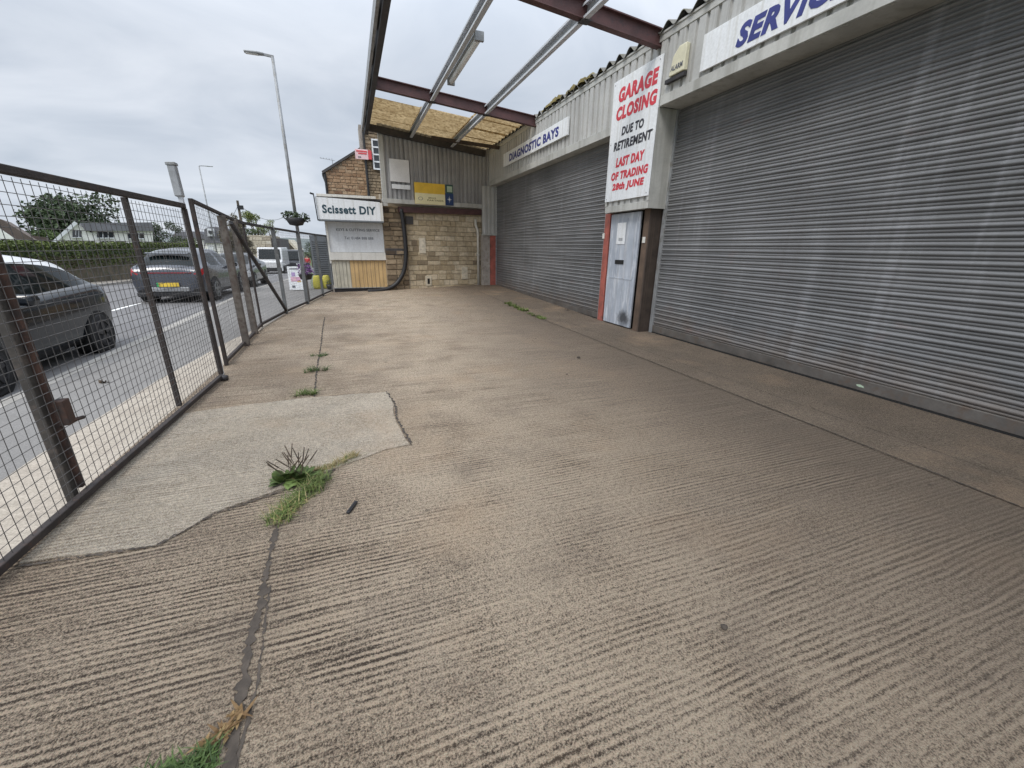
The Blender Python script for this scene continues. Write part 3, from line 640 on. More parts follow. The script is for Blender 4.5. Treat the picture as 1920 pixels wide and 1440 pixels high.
for X in (2.3, 3.72):
    z = CZ(X); b = MB()
    pf_ = [(-.034, .034), (-.034, 0), (.05, 0), (.05, .2), (-.034, .2), (-.034, .166)]
    N_ = 37
    for q, w_ in pf_: b.v += [(X+q, -2+18.1*k/(N_-1), z+w_) for k in range(N_)]
    for i in range(5): b.f += [(i*N_+k, i*N_+k+1, (i+1)*N_+k+1, (i+1)*N_+k) for k in range(N_-1)]
    b.build('purlin', 'galv', canopy)
    for Y in (6.82, 11.9):
        MB().box(X-.06, X+.1, Y-.075, Y+.075, z-.012, z-.002).build('cleat', 'darksteel', canopy)
b = MB()
z = CZ(.9)+.0
b.box(.86, .875, -2, 16.25, z-.06, z+.26); b.box(.875, .97, -2, 16.25, z-.06, z-.045); b.box(.875, .97, -2, 16.25, z+.245, z+.26); b.build('edge_beam', 'darksteel', canopy)
b = MB(); b.box(.775, .785, -2, 16.25, z+.02, z+.24); b.box(.785, .83, -2, 16.25, z+.02, z+.03); b.build('edge_angle', 'galvdull', canopy)
for k, Y in enumerate(np.arange(.4, 15.3, 1.6)):
    MB().box(.785, .86, Y, Y+.75, z+.07, z+.2).build('spacer', 'darksteel', canopy)
b = MB(); q0, q1 = GB+uG*-.35+nG*.1, GA+nG*.1
b.bar(q0+V(0, 0, 5.20), q1+V(0, 0, 4.86), .1, .2); b.build('end_beam', 'darksteel', canopy)
b = MB(); b.bar((2.9, 15.3, 5.02), (5.15, 14.9, 4.84), .09, .1); b.build('end_brace', 'darkwood', canopy)
# remaining roof sheets, corrugations run down the slope
def rsheet(x0, x1, y0, y1, dz=0):
    b = MB(); ys = np.arange(y0, y1, .0245); 
    xs = np.linspace(x0, x1, 5)
    zt = lambda X: CZ(X)+.255+dz
    for y in ys:
        d = .024*math.cos(2*math.pi*y/.147)
        for x in xs: b.v.append((x, y, zt(x)+d))
    k = len(xs)
    for j in range(len(ys)-1):
        for i in range(k-1): a = j*k+i; b.f.append((a, a+1, a+1+k, a+k))
    return b
for x0, x1, y0, y1, dz in ((.9, 2.32, 13.4, 14.4, 0), (.9, 2.32, 14.32, 15.3, .014), (.9, 2.32, 15.22, 16.2, .0), (2.28, 3.76, 13.3, 14.3, .008), (2.28, 3.76, 14.22, 15.2, .02), (2.28, 3.76, 15.12, 16.2, .008), (3.7, 5.2, 12.1, 13.2, .004), (3.7, 5.2, 13.12, 14.2, .018), (3.7, 5.2, 14.12, 15.2, .004), (3.7, 5.2, 15.12, 16.3, .018)):
    o = rsheet(x0, x1, y0, y1, dz).build('roof_sheet', 'sheet', canopy, smooth=True)
lt = thing('fluorescent_light', (2.42, 9.2, CZ(2.4)-.1), 'long fluorescent tube fitting hung under the purlin of the canopy', 'light fitting')
zt = CZ(2.35)
b = MB(); b.box(2.36, 2.50, 8.1, 10.25, zt-.035, zt+.02); b.build('housing', 'galvdull', lt, bevel=.006)
b = MB(); b.tube([(2.43, 8.16, zt-.055), (2.43, 10.19, zt-.055)], .055, 10); b.build('diffuser', 'greyboard', lt, smooth=True)
for Y in (8.07, 10.22): MB().box(2.35, 2.51, Y, Y+.06, zt-.11, zt+.03).build('end_cap', 'galvdull', lt, bevel=.005)

# ------------------------------------------------------------------ signs on the garage
def board(name, o, u, v, n, a0, a1, b0, b1, mat, label, cat, t=.02, off=.0, bevel=.003):
    c = o+u*((a0+a1)/2)+v*b0+n*off
    e = thing(name, c, label, cat)
    MB().frame_box(o, u, v, n, a0, a1, b0, b1, off, off+t).build('board', mat, e, bevel=bevel); return e
oF = V(FX-.03, 0, 0)
fp = lambda t: (uF, vF, nF)
sg = board('closing_sign', oF, uF, vF, nF, -8.05, -6.645, 2.53, 4.66, 'white', 'tall white board announcing the garage closing on the pier between doors', 'sign', t=.022, off=.004)
oL = oF+nF*.026
for tx, y0, y1, z0, z1, mt in (('GARAGE', 7.845, 6.715, 4.265, 4.51, 'red'), ('CLOSING', 7.88, 6.695, 3.965, 4.195, 'red'), ('DUE TO', 7.65, 6.985, 3.68, 3.83, 'black'), ('RETIREMENT', 7.875, 6.72, 3.445, 3.60, 'black'), ('LAST DAY', 7.755, 6.87, 3.14, 3.31, 'red'), ('OF TRADING', 7.88, 6.73, 2.91, 3.06, 'red'), ('28th JUNE', 7.815, 6.81, 2.69, 2.855, 'red')):
    lettering(tx, mt, sg, oL, uF, vF, nF, -y0, -y1, z0, z1, bold=.055 if mt == 'red' else .042, shear=.12)
for y in (7.99, 6.71):
    for z in (2.58, 3.58, 4.60):
        b = MB(); c = oL+uF*-y+vF*z; b.tube([c-nF*.003, c+nF*.004], .011, 8); b.build('screw', 'galvdull', sg)
sg = board('diagnostic_sign', oF, uF, vF, nF, -14.4, -9.87, 4.165, 4.545, 'white', 'long white fascia sign reading diagnostic bays over the far shutter', 'sign', t=.05, off=.003)
lettering('DIAGNOSTIC BAYS', 'blue', sg, oF+nF*.053, uF, vF, nF, -13.82, -10.33, 4.235, 4.455, bold=.045, shear=.05)
sg = board('service_sign', oF, uF, vF, nF, -5.76, -1.6, 4.11, 4.57, 'white', 'white fascia sign with slanted blue service lettering over the near shutter', 'sign', t=.03, off=.003)
lettering('SERVICE', 'blue', sg, oF+nF*.033, uF, vF, nF, -5.14, -3.68, 4.175, 4.44, bold=.05, shear=.25)
al = thing('alarm_box', (FX-.05, 6.2, 4.22), 'yellowed burglar alarm box on the grey cladding beside the service sign', 'alarm box')
b = MB(); b.prism([(FX-.03, 6.40, 4.24), (FX-.03, 6.06, 4.24), (FX-.03, 6.06, 4.60), (FX-.03, 6.22, 4.60), (FX-.03, 6.34, 4.50)], (-.075, 0, 0)); b.build('case', 'alarm', al, bevel=.012)
b = MB(); b.box(FX-.09, FX-.03, 6.06, 6.5, 4.17, 4.23); b.build('bracket', 'darksteel', al, bevel=.006)
lettering('ALARM', 'gtext', al, V(FX-.1055, 0, 0), uF, vF, nF, -6.36, -6.10, 4.30, 4.37, bold=.03)
nt_ = board('paper_notice', V(5.318, 0, 0), uF, vF, nF, -7.76, -7.46, 1.70, 2.12, 'white', 'white paper notice taped to the grey service door', 'notice', t=.003, bevel=0)
b = MB()
for i in range(3): b.frame_box(V(5.3145, 0, 0), uF, vF, nF, -7.68, -7.54, 1.77+i*.02, 1.78+i*.02, 0, .001)
b.build('print', 'gtext', nt_)
# gable signs
oG = GB+nG*.076
def gt(px, py): p = on(px, py, oG, nG)-oG; return p.dot(uG), p.z
a0, z1 = gt(729, 297); a1, _ = gt(766, 300); _, z0 = gt(747, 341); _, zc0 = gt(748, 346); _, zc1 = gt(748, 355)
board('blank_sign', oG, uG, vF, nG, a0, a1, z0, z1, 'greyboard', 'blank weathered white board high on the gable cladding', 'sign', t=.015, off=.002)
board('blank_strip', oG, uG, vF, nG, a0+.03, a1, zc0-.14, zc0, 'white', 'thin white strip below the blank gable board', 'sign', t=.015, off=.002)
a0, z1 = gt(776, 341); a1, _ = gt(834, 360); _, zm = gt(790, 362); _, z0 = gt(790, 382.5)
sg = board('yellow_sign', oG, uG, vF, nG, a0, a1, z0, z1, 'yellow', 'yellow and cream service board over the red lintel', 'sign', t=.02, off=.002)
MB().frame_box(oG, uG, vF, nG, a0+.004, a1-.004, z0+.004, zm, .02, .024).build('cream_panel', 'cream', sg)
b = MB(); c = oG+uG*(a0+.2)+vF*((z0+zm)/2)+nG*.0245
b.add([c+uG*(.085*math.cos(t)*k)+vF*(.055*math.sin(t)*k) for k in (1, .8) for t in [6.283*i/20 for i in range(20)]], [(i, (i+1) % 20, 20+(i+1) % 20, 20+i) for i in range(20)]); b.build('oval_emblem', 'gtext', sg)
lettering('SERVICE', 'dtext', sg, oG+nG*.024, uG, vF, nG, a0+.48, a0+.76, (z0+zm)/2+.01, (z0+zm)/2+.06, bold=.02, depth=.002)
lettering('PARTNER', 'dtext', sg, oG+nG*.024, uG, vF, nG, a0+.44, a1-.06, (z0+zm)/2-.065, (z0+zm)/2-.015, bold=.02, depth=.002)
a0, z1 = gt(835, 346); a1, _ = gt(849, 360); _, z0 = gt(840, 385); _, zm = gt(840, 363)
sg = board('blue_sign', oG, uG, vF, nG, a0, a1, z0, z1, 'greensign', 'small blue and green shield sign right of the yellow board', 'sign', t=.018, off=.002)
MB().frame_box(oG, uG, vF, nG, a0-.03, a1+.01, z0, zm, .019, .024).build('blue_panel', 'bluesign', sg)
w = a1-a0; cx = a0+w*.47; cz_ = (z0+zm)/2
b = MB(); P = []
for i in range(16):
    k = .14 if i % 4 == 0 else (.03 if i % 2 else .075); t = 6.283*i/16; P.append(oG+uG*(cx+k*math.cos(t)*.7)+vF*(cz_+k*math.sin(t))+nG*.0245)
b.add(P+[oG+uG*cx+vF*cz_+nG*.0245], [(i, (i+1) % 16, 16) for i in range(16)]); b.build('star_emblem', 'white', sg)
MB().frame_box(oG, uG, vF, nG, a0+.05, a1-.03, zm+.05, z1-.05, .018, .021).build('shield_emblem', 'palegreen', sg)

# ------------------------------------------------------------------ DIY shop kiosk beside the yard
shop = thing('shop', (.3, 16.5, 0), 'small white and timber hardware shop front at the end of the yard', 'shop')
xl, xr, Y = -.66, 1.2, 16.05
MB().box(xl+.02, xr, Y+.03, 19.5, 0, 2.98).build('wall', 'whitewarm', shop)
b = MB(); b.box(xl-.2, xr-.04, 15.62, 19.6, 3.04, 3.09); b.build('roof', 'slate', shop)
b = MB(); b.box(xl-.16, xr-.2, 15.585, 15.64, 3.09, 3.17); b.build('roof_trim', 'whitewarm', shop, bevel=.004)
b = MB(); b.box(xl, xr+.12, Y-.02, Y+.03, 1.38, 2.36); b.build('shutter_panel', 'shutboard', shop, bevel=.004)
b = MB(); b.box(xl-.02, xl+.04, Y-.05, Y+.03, 1.0, 2.4); b.build('frame_post', 'whitewarm', shop, bevel=.004)
b = MB(); b.box(xr+.02, xr+.08, Y-.045, Y-.02, .14, 2.2); b.build('frame_post', 'whitewarm', shop, bevel=.004)
b = MB(); b.box(xl-.0, xr+.06, Y-.09, Y+.03, 1.11, 1.37); b.build('sill', 'whitewarm', shop, bevel=.006)
b = MB(); n = 9; x0, x1 = -.04, xr-.0
for i in range(n):
    w = (x1-x0)/n; b.box(x0+i*w+.005, x0+(i+1)*w-.005, Y-.02, Y+.03, .15, 1.1)
b.build('boarding', 'boards', shop, bevel=.006)
b = MB(); n = 5; x0, x1 = xl+.03, -.05
for i in range(n):
    w = (x1-x0)/n; b.box(x0+i*w+.005, x0+(i+1)*w-.005, Y-.016, Y+.03, .15, 1.1)
b.build('boarding', 'boards2', shop, bevel=.006)
b = MB(); b.box(xl+.02, xr-.1, Y-.0, Y+.03, .0, .14); b.build('plinth', 'darksteel', shop)
b = MB(); b.box(xl-.02, xr-.1, Y-.05, Y+.03, .14, .165); b.build('threshold', 'galvdull', shop)
ux, uz, ny = V(1, 0, 0), V(0, 0, 1), V(0, -1, 0)
lettering('KEYS & CUTTING SERVICE', 'gtext', shop, V(0, Y-.02, 0), ux, uz, ny, -.36, 1.06, 2.07, 2.155, bold=.02, depth=.003)
lettering('Tel: 01484 888 888', 'gtext', shop, V(0, Y-.02, 0), ux, uz, ny, -.12, .83, 1.80, 1.89, bold=.012, depth=.003)
sg = thing('shop_sign', (.16, 15.6, 2.38), 'white box sign reading scissett diy above the small shop front', 'sign')
b = MB(); b.prism([(-.84, 15.6, 2.40), (1.12, 15.6, 2.40), (1.12, 15.6, 3.0), (-.87, 15.6, 3.08)], (0, .42, 0)); b.build('board', 'white', sg, bevel=.008)
b = MB(); b.box(1.12, 1.2, 15.6, 16.0, 2.40, 2.98); b.build('end_cap', 'whitewarm', sg, bevel=.005)
b = MB(); b.prism([(-.86, 15.59, 2.36), (1.2, 15.59, 2.36), (1.2, 15.59, 2.40), (-.86, 15.59, 2.40)], (0, .44, 0)); b.build('bottom_trim', 'slategrey', sg)
b = MB(); b.bar((-.865, 15.585, 2.36), (-.9, 15.585, 3.14), .03, .05, up=(0, 1, 0)); b.bar((-.89, 15.585, 3.14), (-1.0, 15.585, 3.17), .05, .06, up=(0, 1, 0)); b.build('side_trim', 'black_pl', sg)
lettering('Scissett DIY', 'teal', sg, V(0, 15.6, 0), ux, uz, ny, -.70, .97, 2.59, 2.85, bold=.035, depth=.006)
# street side of the shop: slatted grey shutter running back along the footway
b = MB(); 
for i in range(26): b.box(-.70, -.66, 16.15, 19.4, .25+i*.1, .25+i*.1+.085)
b.build('side_shutter', 'slategrey', shop)
MB().box(-.69, -.64, 16.1, 19.5, 0, .25).build('side_plinth', 'concpost', shop)

x0 = onY(583, 470, 19.0).x
lc = thing('louvred_cabinet', ((x0-.75)/2, 19.2, 0), 'grey louvred cabinet standing on the footway beyond the shop corner', 'cabinet')
z1 = onY(590, 441, 19.0).z
MB().box(x0, -.74, 19.02, 19.6, .1, z1).build('case', 'slategrey', lc, bevel=.01)
b = MB()
for i in range(17):
    z = .35+i*.085
    if z+.07 < z1-.05: b.prism([(x0+.06, 19.015, z), (-.8, 19.015, z), (-.8, 18.975, z+.02), (x0+.06, 18.975, z+.02)], (0, 0, .045))
b.build('louvres', 'slategrey', lc)

# ------------------------------------------------------------------ stone houses behind the shop
Yh = 21.0
house = thing('stone_house', (.3, 22, 0), 'sandstone house with a sloping verge rising behind the hardware shop', 'house')
hp = lambda x, y: onY(x, y, Yh)
el, ap = hp(610, 323), hp(668, 286)
slope = (ap.z-el.z)/(ap.x-el.x); xr2 = 1.16
topf = lambda t: el.z+slope*t
o = V(el.x, Yh, 0); L = xr2-el.x
b = MB(); b.prism([o, o+V(L, 0, 0), o+V(L, 0, topf(L)), o+V(0, 0, topf(0))], (0, 4, 0)); b.build('mortar_core', 'mortar', house)
b = MB(); stones(b, o, ux, ny, L, 2.6, topf, .09, .14, .15, .38, r=random.Random(8), proud=.03); b.build('stonework', 'brick', house)
b = MB(); b.prism([o+V(-.1, -.1, topf(-.1)), o+V(L, -.1, topf(L)), o+V(L, -.1, topf(L)+.09), o+V(-.14, -.1, topf(-.1)+.09)], (0, 4.2, 0)); b.build('roof', 'slate', house)
b = MB(); b.box(el.x-.14, el.x+.02, Yh-.05, Yh+4, el.z-.16, el.z-.04); b.build('gutter', 'black_pl', house)
b = MB(); b.tube([(el.x-.02, Yh-.06, el.z-.1), (el.x-.02, Yh-.06, .1)], .05, 8); b.build('downpipe', 'black_pl', house)
th = thing('terrace_house', (1.9, 20.7, 0), 'taller stone house with a white framed window just left of the grey garage cladding', 'house')
o = V(1.0, 20.3, 0)
b = MB(); b.box(1.0, 4.2, 20.33, 26, 0, 6.35); b.build('mortar_core', 'mortar', th)
b = MB(); stones(b, o, ux, ny, 3.2, 2.5, lambda t: 6.35, .1, .16, .16, .42, r=random.Random(9), proud=.03); b.build('stonework', 'stone2', th)
c0, c1 = onY(697, 262, 20.25), onY(716, 318, 20.25)
b = MB(); b.box(c0.x, c0.x+1.1, 20.22, 20.3, c1.z, c0.z); wf = b.build('window', 'glass', th)
b = MB()
for x in (c0.x-.03, c0.x+.3, c0.x+.62, c0.x+.94): b.box(x, x+.055, 20.19, 20.22, c1.z, c0.z)
for k in range(5): z = c1.z+(c0.z-c1.z)*k/4; b.box(c0.x-.03, c0.x+1.1, 20.185, 20.22, z-.025, z+.03)
b.build('window_frame', 'white', wf)
b = MB(); b.tube([(1.02, 20.2, 6.2), (1.02, 20.2, .1)], .05, 8); b.build('downpipe', 'black_pl', th)
ch = onY(679, 262, 20.5)
b = MB(); b.box(.86, 1.0, 20.35, 21.2, 5.2, 6.35); b.build('chimney', 'concpost', th)
r0, r1 = onY(665, 279, 20.15), onY(691, 300, 20.15)
sg = thing('red_sign', (r0.x+.25, 20.1, r1.z), 'red and white projecting box sign on the corner of the stone house', 'sign')
MB().box(r0.x, r1.x, 20.1, 20.2, r1.z, r0.z).build('panel', 'signpink', sg, bevel=.006)
b = MB(); b.box(r0.x+.05, r1.x-.04, 20.09, 20.1, r1.z+.27, r0.z-.05); b.box(r0.x+.12, r1.x-.05, 20.09, 20.1, r1.z+.19, r1.z+.24); b.build('red_band', 'signred', sg)
b = MB(); b.box(r1.x+.004, r1.x+.14, 20.1, 20.3, r1.z+.02, r0.z-.02); b.build('side_panel', 'signred', sg)
b = MB(); b.box(r0.x+.1, r0.x+.22, 20.09, 20.1, r1.z+.06, r1.z+.1); b.build('small_print', 'gtext', sg)
b = MB(); a = onY(623, 300, 21.5); b.tube([a+V(0, 0, -.9), a], .012, 5); b.tube([a+V(-.5, 0, .05), a+V(.1, 0, -.02)], .01, 5)
for k in range(5): b.tube([a+V(-.45+k*.11, -.15, .04), a+V(-.45+k*.11, .15, .04)], .006, 4)
tag(b.build('television_aerial', 'galvdull'), 'thin television aerial standing above the stone house verge', 'aerial')

# ------------------------------------------------------------------ gates and fence along the footway
def mesh_panel(b, A, B, z0f, z1f, pv, ph, r, wob=.006, seed=1):
    """welded wires: verticals every pv along A-B, horizontals every ph"""
    rd = random.Random(seed); A, B = Vector(A), Vector(B); d = (B-A); L = d.length; d.normalize(); nn = V(-d.y, d.x, 0)
    x = pv*.5
    while x < L:
        p = A+d*x; za, zb = z0f(x/L), z1f(x/L); t = 4; pts = [p+V(0, 0, za+(zb-za)*k/t)+d*rd.uniform(-wob, wob)+nn*rd.uniform(-wob, wob)*.7 for k in range(t+1)]
        b.tube(pts, r, 4, cap=False); x += pv
    n = int((min(z1f(0), z1f(1))-max(z0f(0), z0f(1)))/ph)
    for k in range(1, n+1):
        f = k/(n+.4); t = max(3, int(L/.5)); pts = [A+d*(L*i/t)+V(0, 0, z0f(i/t)+(z1f(i/t)-z0f(i/t))*f+rd.uniform(-wob, wob))+nn*(r*1.6+rd.uniform(-wob, wob)*.6) for i in range(t+1)]
        b.tube(pts, r, 4, cap=False)
    return b
G0, G1, G2, G3 = V(-1.93, -.6, 0), V(-1.80, 3.13, 0), V(-1.735, 4.67, 0), V(-1.64, 5.76, 0)
zt0, zt1 = 1.96, 1.985
gate = thing('mesh_gate', (-1.8, 2.5, 0), 'long rusty tube gate with weld mesh at the left edge of the yard', 'gate')
T = .045
b = MB(); b.bar(G0+V(0, 0, zt0), G3+V(0, 0, zt1), T*1.1, T*1.1); b.build('top_rail', 'rust', gate, bevel=.006)
b = MB(); b.bar(G0+V(0, 0, .055), G3+V(0, 0, .045), T, T); b.build('bottom_rail', 'rust', gate, bevel=.006)
for p, q in ((G2, .042), (G3, .046)):
    b = MB(); b.bar(p+V(0, 0, .07), p+V(0, 0, zt1-.025), q, q, up=(0, 1, 0)); b.build('upright', 'rust', gate, bevel=.006)
b = MB(); b.bar(G1+V(.0, .02, 0.08), G1+V(.0, .02, zt1-.02), .038, .038, up=(0, 1, 0)); b.build('upright', 'rustorange', gate, bevel=.006)
MB().box(G1.x+.02, G1.x+.075, G1.y-.01, G1.y+.06, .52, .68).build('lock_box', 'rustorange', gate, bevel=.006)
b = MB(); b.tube([V(G1.x+.05, G1.y+.0, .54), V(G1.x+.09, G1.y+.1, .53)], .012, 6); b.build('bolt', 'rustorange', gate)
b = MB(); mesh_panel(b, G0+V(.01, 0, 0), G3+V(0, 0, 0), lambda t: .07, lambda t: zt0-.02, .067, .062, .0021, seed=3); b.build('weld_mesh', 'wire', gate)
b = MB(); b.tube([V(-1.66, 5.72, .03), V(-1.57, 5.70, .035)], .035, 10); b.tube([V(-1.64, 5.74, .06), V(-1.60, 5.7, .04)], .02, 6); b.build('castor', 'darksteel', gate, smooth=True)
b = MB(); b.bar(G1+V(-.035, -.02, -.02), G1+V(-.035, -.02, 2.3), .05, .05, up=(0, 1, 0)); tag(b.build('gate_post', 'postgrey', bevel=.006), 'square galvanised post with orange rust at the left of the gate', 'post')
wp = thing('stop_post', (-1.69, 6.02, 0), 'leaning pale grey post with a metal box head between the two gate leaves', 'post')
wb, wt = V(-1.70, 6.0, 0), V(-1.74, 6.08, 2.12)
b = MB(); b.bar(wb, wt, .046, .046, up=(0, 1, 0)); b.build('post', 'galv', wp, bevel=.005)
b = MB(); b.bar(wt+V(-.005, .0, -.02), wt+V(-.02, .02, .30), .075, .095, up=(0, 1, 0)); b.build('head', 'galvdull', wp, bevel=.01)
MB().bar(wt+V(-.02, .02, .30), wt+V(-.022, .02, .33), .09, .11, up=(0, 1, 0)).build('head_cap', 'galvdull', wp, bevel=.004)
# second leaf
L0, L1 = V(-1.757, 6.47, 0), V(-1.80, 8.62, 0)
leaf = thing('mesh_gate', (-1.76, 7.5, 0), 'second rusty mesh gate leaf beyond the pale stop post', 'gate')
ztf = lambda y: float(np.interp(y, [6.47, 7.7, 8.6, 9.5, 11.26, 13.0, 16.7], [2.115, 2.05, 2.0, 1.975, 1.95, 1.92, 1.90]))
b = MB(); b.bar(L0+V(0, 0, 2.10), L1+V(0, 0, 1.99), T, T); b.build('top_rail', 'rust', leaf, bevel=.006)
b = MB(); b.bar(L0+V(0, 0, .06), L1+V(0, 0, .05), T, T); b.build('bottom_rail', 'rust', leaf, bevel=.006)
b = MB(); b.bar(L0+V(0, 0, .0), L0+V(0, 0, 2.12), T, T, up=(0, 1, 0)); b.build('upright', 'rust', leaf, bevel=.006)
b = MB(); mesh_panel(b, L0, L1, lambda t: .07, lambda t: 2.07-.1*t, .067, .062, .0019, seed=4); b.build('weld_mesh', 'wire', leaf)
for p, lab, mt in ((V(-1.757, 7.73, 0), 'thick rusty square post halfway along the second gate leaf', 'rustgrey'), (V(-1.81, 8.72, 0), 'thick brown rusty post where the second gate leaf meets the fence', 'rustgrey')):
    b = MB(); b.bar(p, p+V(0, 0, 2.0), .095, .095, up=(0, 1, 0)); tag(b.build('rusty_post', mt, bevel=.006), lab, 'post')
FP = [V(-1.83, 9.5, 0), V(-1.60, 11.26, 0), V(-1.27, 13.0, 0), V(-.97, 15.0, 0), V(-.70, 16.35, 0)]
fence = thing('mesh_fence', (-1.3, 12.5, 0), 'grey mesh fence with a diagonal brace running to the hardware shop', 'fence')
q = V(-1.81, 8.72, 0)
for i, p in enumerate(FP):
    b = MB(); b.bar(q+V(0, 0, ztf(q.y)), p+V(0, 0, ztf(p.y)), .045, .05); b.build('top_rail', 'darksteel' if i else 'rust', fence, bevel=.005)
    b = MB(); b.bar(q+V(0, 0, .06), p+V(0, 0, .06), .045, .05); b.build('bottom_rail', 'rust', fence, bevel=.005)
    b = MB(); mesh_panel(b, q, p, lambda t: .08, lambda t: 1.9, .067, .062, .0015, seed=20+i); b.build('weld_mesh', 'wire', fence)
    wd = (.035, .075, .085, .07, .08)[i]
    b = MB(); b.bar(p, p+V(0, 0, ztf(p.y)+.01), wd, wd, up=(0, 1, 0)); b.build('fence_post', 'fencegrey' if i else 'rust', fence, bevel=.005)
    q = p
b = MB(); b.bar(V(-1.77, 8.3, 1.93), V(-1.58, 11.15, .1), .055, .055); b.build('brace', 'darksteel', fence, bevel=.005)

# ------------------------------------------------------------------ street lamps, poles, wires
def lamp(loc, H, arm, label, base_r=.072, group='street lamps'):
    t = thing('street_lamp', loc, label, 'street lamp', group); L = Vector(loc)
    b = MB(); b.tube([L, L+V(0, 0, 1.4)], base_r, 12); b.tube([L+V(0, 0, 1.4), L+V(0, 0, 1.5)], [base_r, base_r*.62], 12); b.tube([L+V(0, 0, 1.5), L+V(0, 0, H)], [base_r*.62, base_r*.5], 12); b.build('column', 'galvdull', t, smooth=True)
    b = MB(); b.bar(L+V(.03, 0, H), L+V(arm*.35, 0, H+.02), .05, .05); b.build('bracket', 'galvdull', t)
    b = MB(); s = -1 if arm < 0 else 1
    b.prism([L+V(arm*.3, -.06, H+.0), L+V(arm*.55, -.09, H), L+V(arm, -.06, H), L+V(arm, .06, H), L+V(arm*.55, .09, H), L+V(arm*.3, .06, H)], (0, 0, .045)); b.build('lantern', 'galvdull', t, bevel=.015)
    MB().box(L.x+min(arm*.5, arm*.95), L.x+max(arm*.5, arm*.95), L.y-.05, L.y+.05, L.z+H-.012, L.z+H-.002).build('lens', 'greyboard', t); return t
lb = V(-1.33, 13.75, 0)
ltop = onY(522, 108, 13.75)
lamp((lb.x, lb.y, 0), ltop.z, -.62, 'tall grey street lamp with hanging basket beside the mesh fence')
l2 = onY(373, 311, 45)
lamp((l2.x, 45, road_z(45)), l2.z-road_z(45), 1.0, 'distant slim street lamp seen left of the rusty posts', .09)
bk = onY(560, 405, 13.5)
hb = thing('hanging_basket', (lb.x, lb.y-.1, bk.z-.2), 'leafy flower basket fixed round the street lamp column', 'flower basket')
b = MB(); b.lathe((lb.x, lb.y-.1, bk.z-.26), [(.02, 0), (.17, .03), (.27, .2), (.24, .21)], 14); b.build('bowl', 'black_pl', hb, smooth=True)
b = MB(); leaves(b, [((lb.x-.12, lb.y-.1, bk.z), .22), ((lb.x+.15, lb.y-.12, bk.z-.02), .2), ((lb.x+.26, lb.y, bk.z-.08), .13)], 420, .075, random.Random(4), (1.15, 1, .65)); b.build('foliage', 'leafdark', hb)
fb = onY(575, 505, 13.55)
ft = thing('flower_planter', (lb.x+.1, lb.y-.2, fb.z-.3), 'low planter of purple flowers strapped to the lamp column', 'planter')
b = MB(); b.lathe((lb.x+.06, lb.y-.2, fb.z-.3), [(.02, 0), (.14, .02), (.2, .16)], 12); b.build('bowl', 'black_pl', ft, smooth=True)
b = MB(); leaves(b, [((lb.x+.06, lb.y-.2, fb.z), .2), ((lb.x+.16, lb.y-.2, fb.z-.08), .14)], 320, .06, random.Random(6)); b.build('flowers', 'purple', ft)
tp = onY(445, 376, 52)
pole = thing('telegraph_pole', (tp.x, 52, road_z(52)), 'dark wooden telegraph pole far down the street', 'telegraph pole')
b = MB(); b.tube([(tp.x, 52, road_z(52)), (tp.x, 52, tp.z)], [.16, .11], 10); b.build('shaft', 'bark', pole)
b = MB(); b.box(tp.x-.1, tp.x+.45, 51.85, 51.95, tp.z-.85, tp.z-.45); b.build('junction_box', 'black_pl', pole)
for (x, y, Y2, lab) in ((395, 397, 48, 'thin drooping cable left of the telegraph pole'), (545, 400, 60, 'thin drooping cable right of the telegraph pole')):
    e_ = onY(x, y, Y2); P = [V(tp.x, 52, tp.z-.4).lerp(e_, k/14)-V(0, 0, 1.1*math.sin(math.pi*k/14)) for k in range(15)]
    b = MB(); b.tube(P, .02, 5); tag(b.build('overhead_cable', 'black_pl'), lab, 'cable', 'overhead cables')

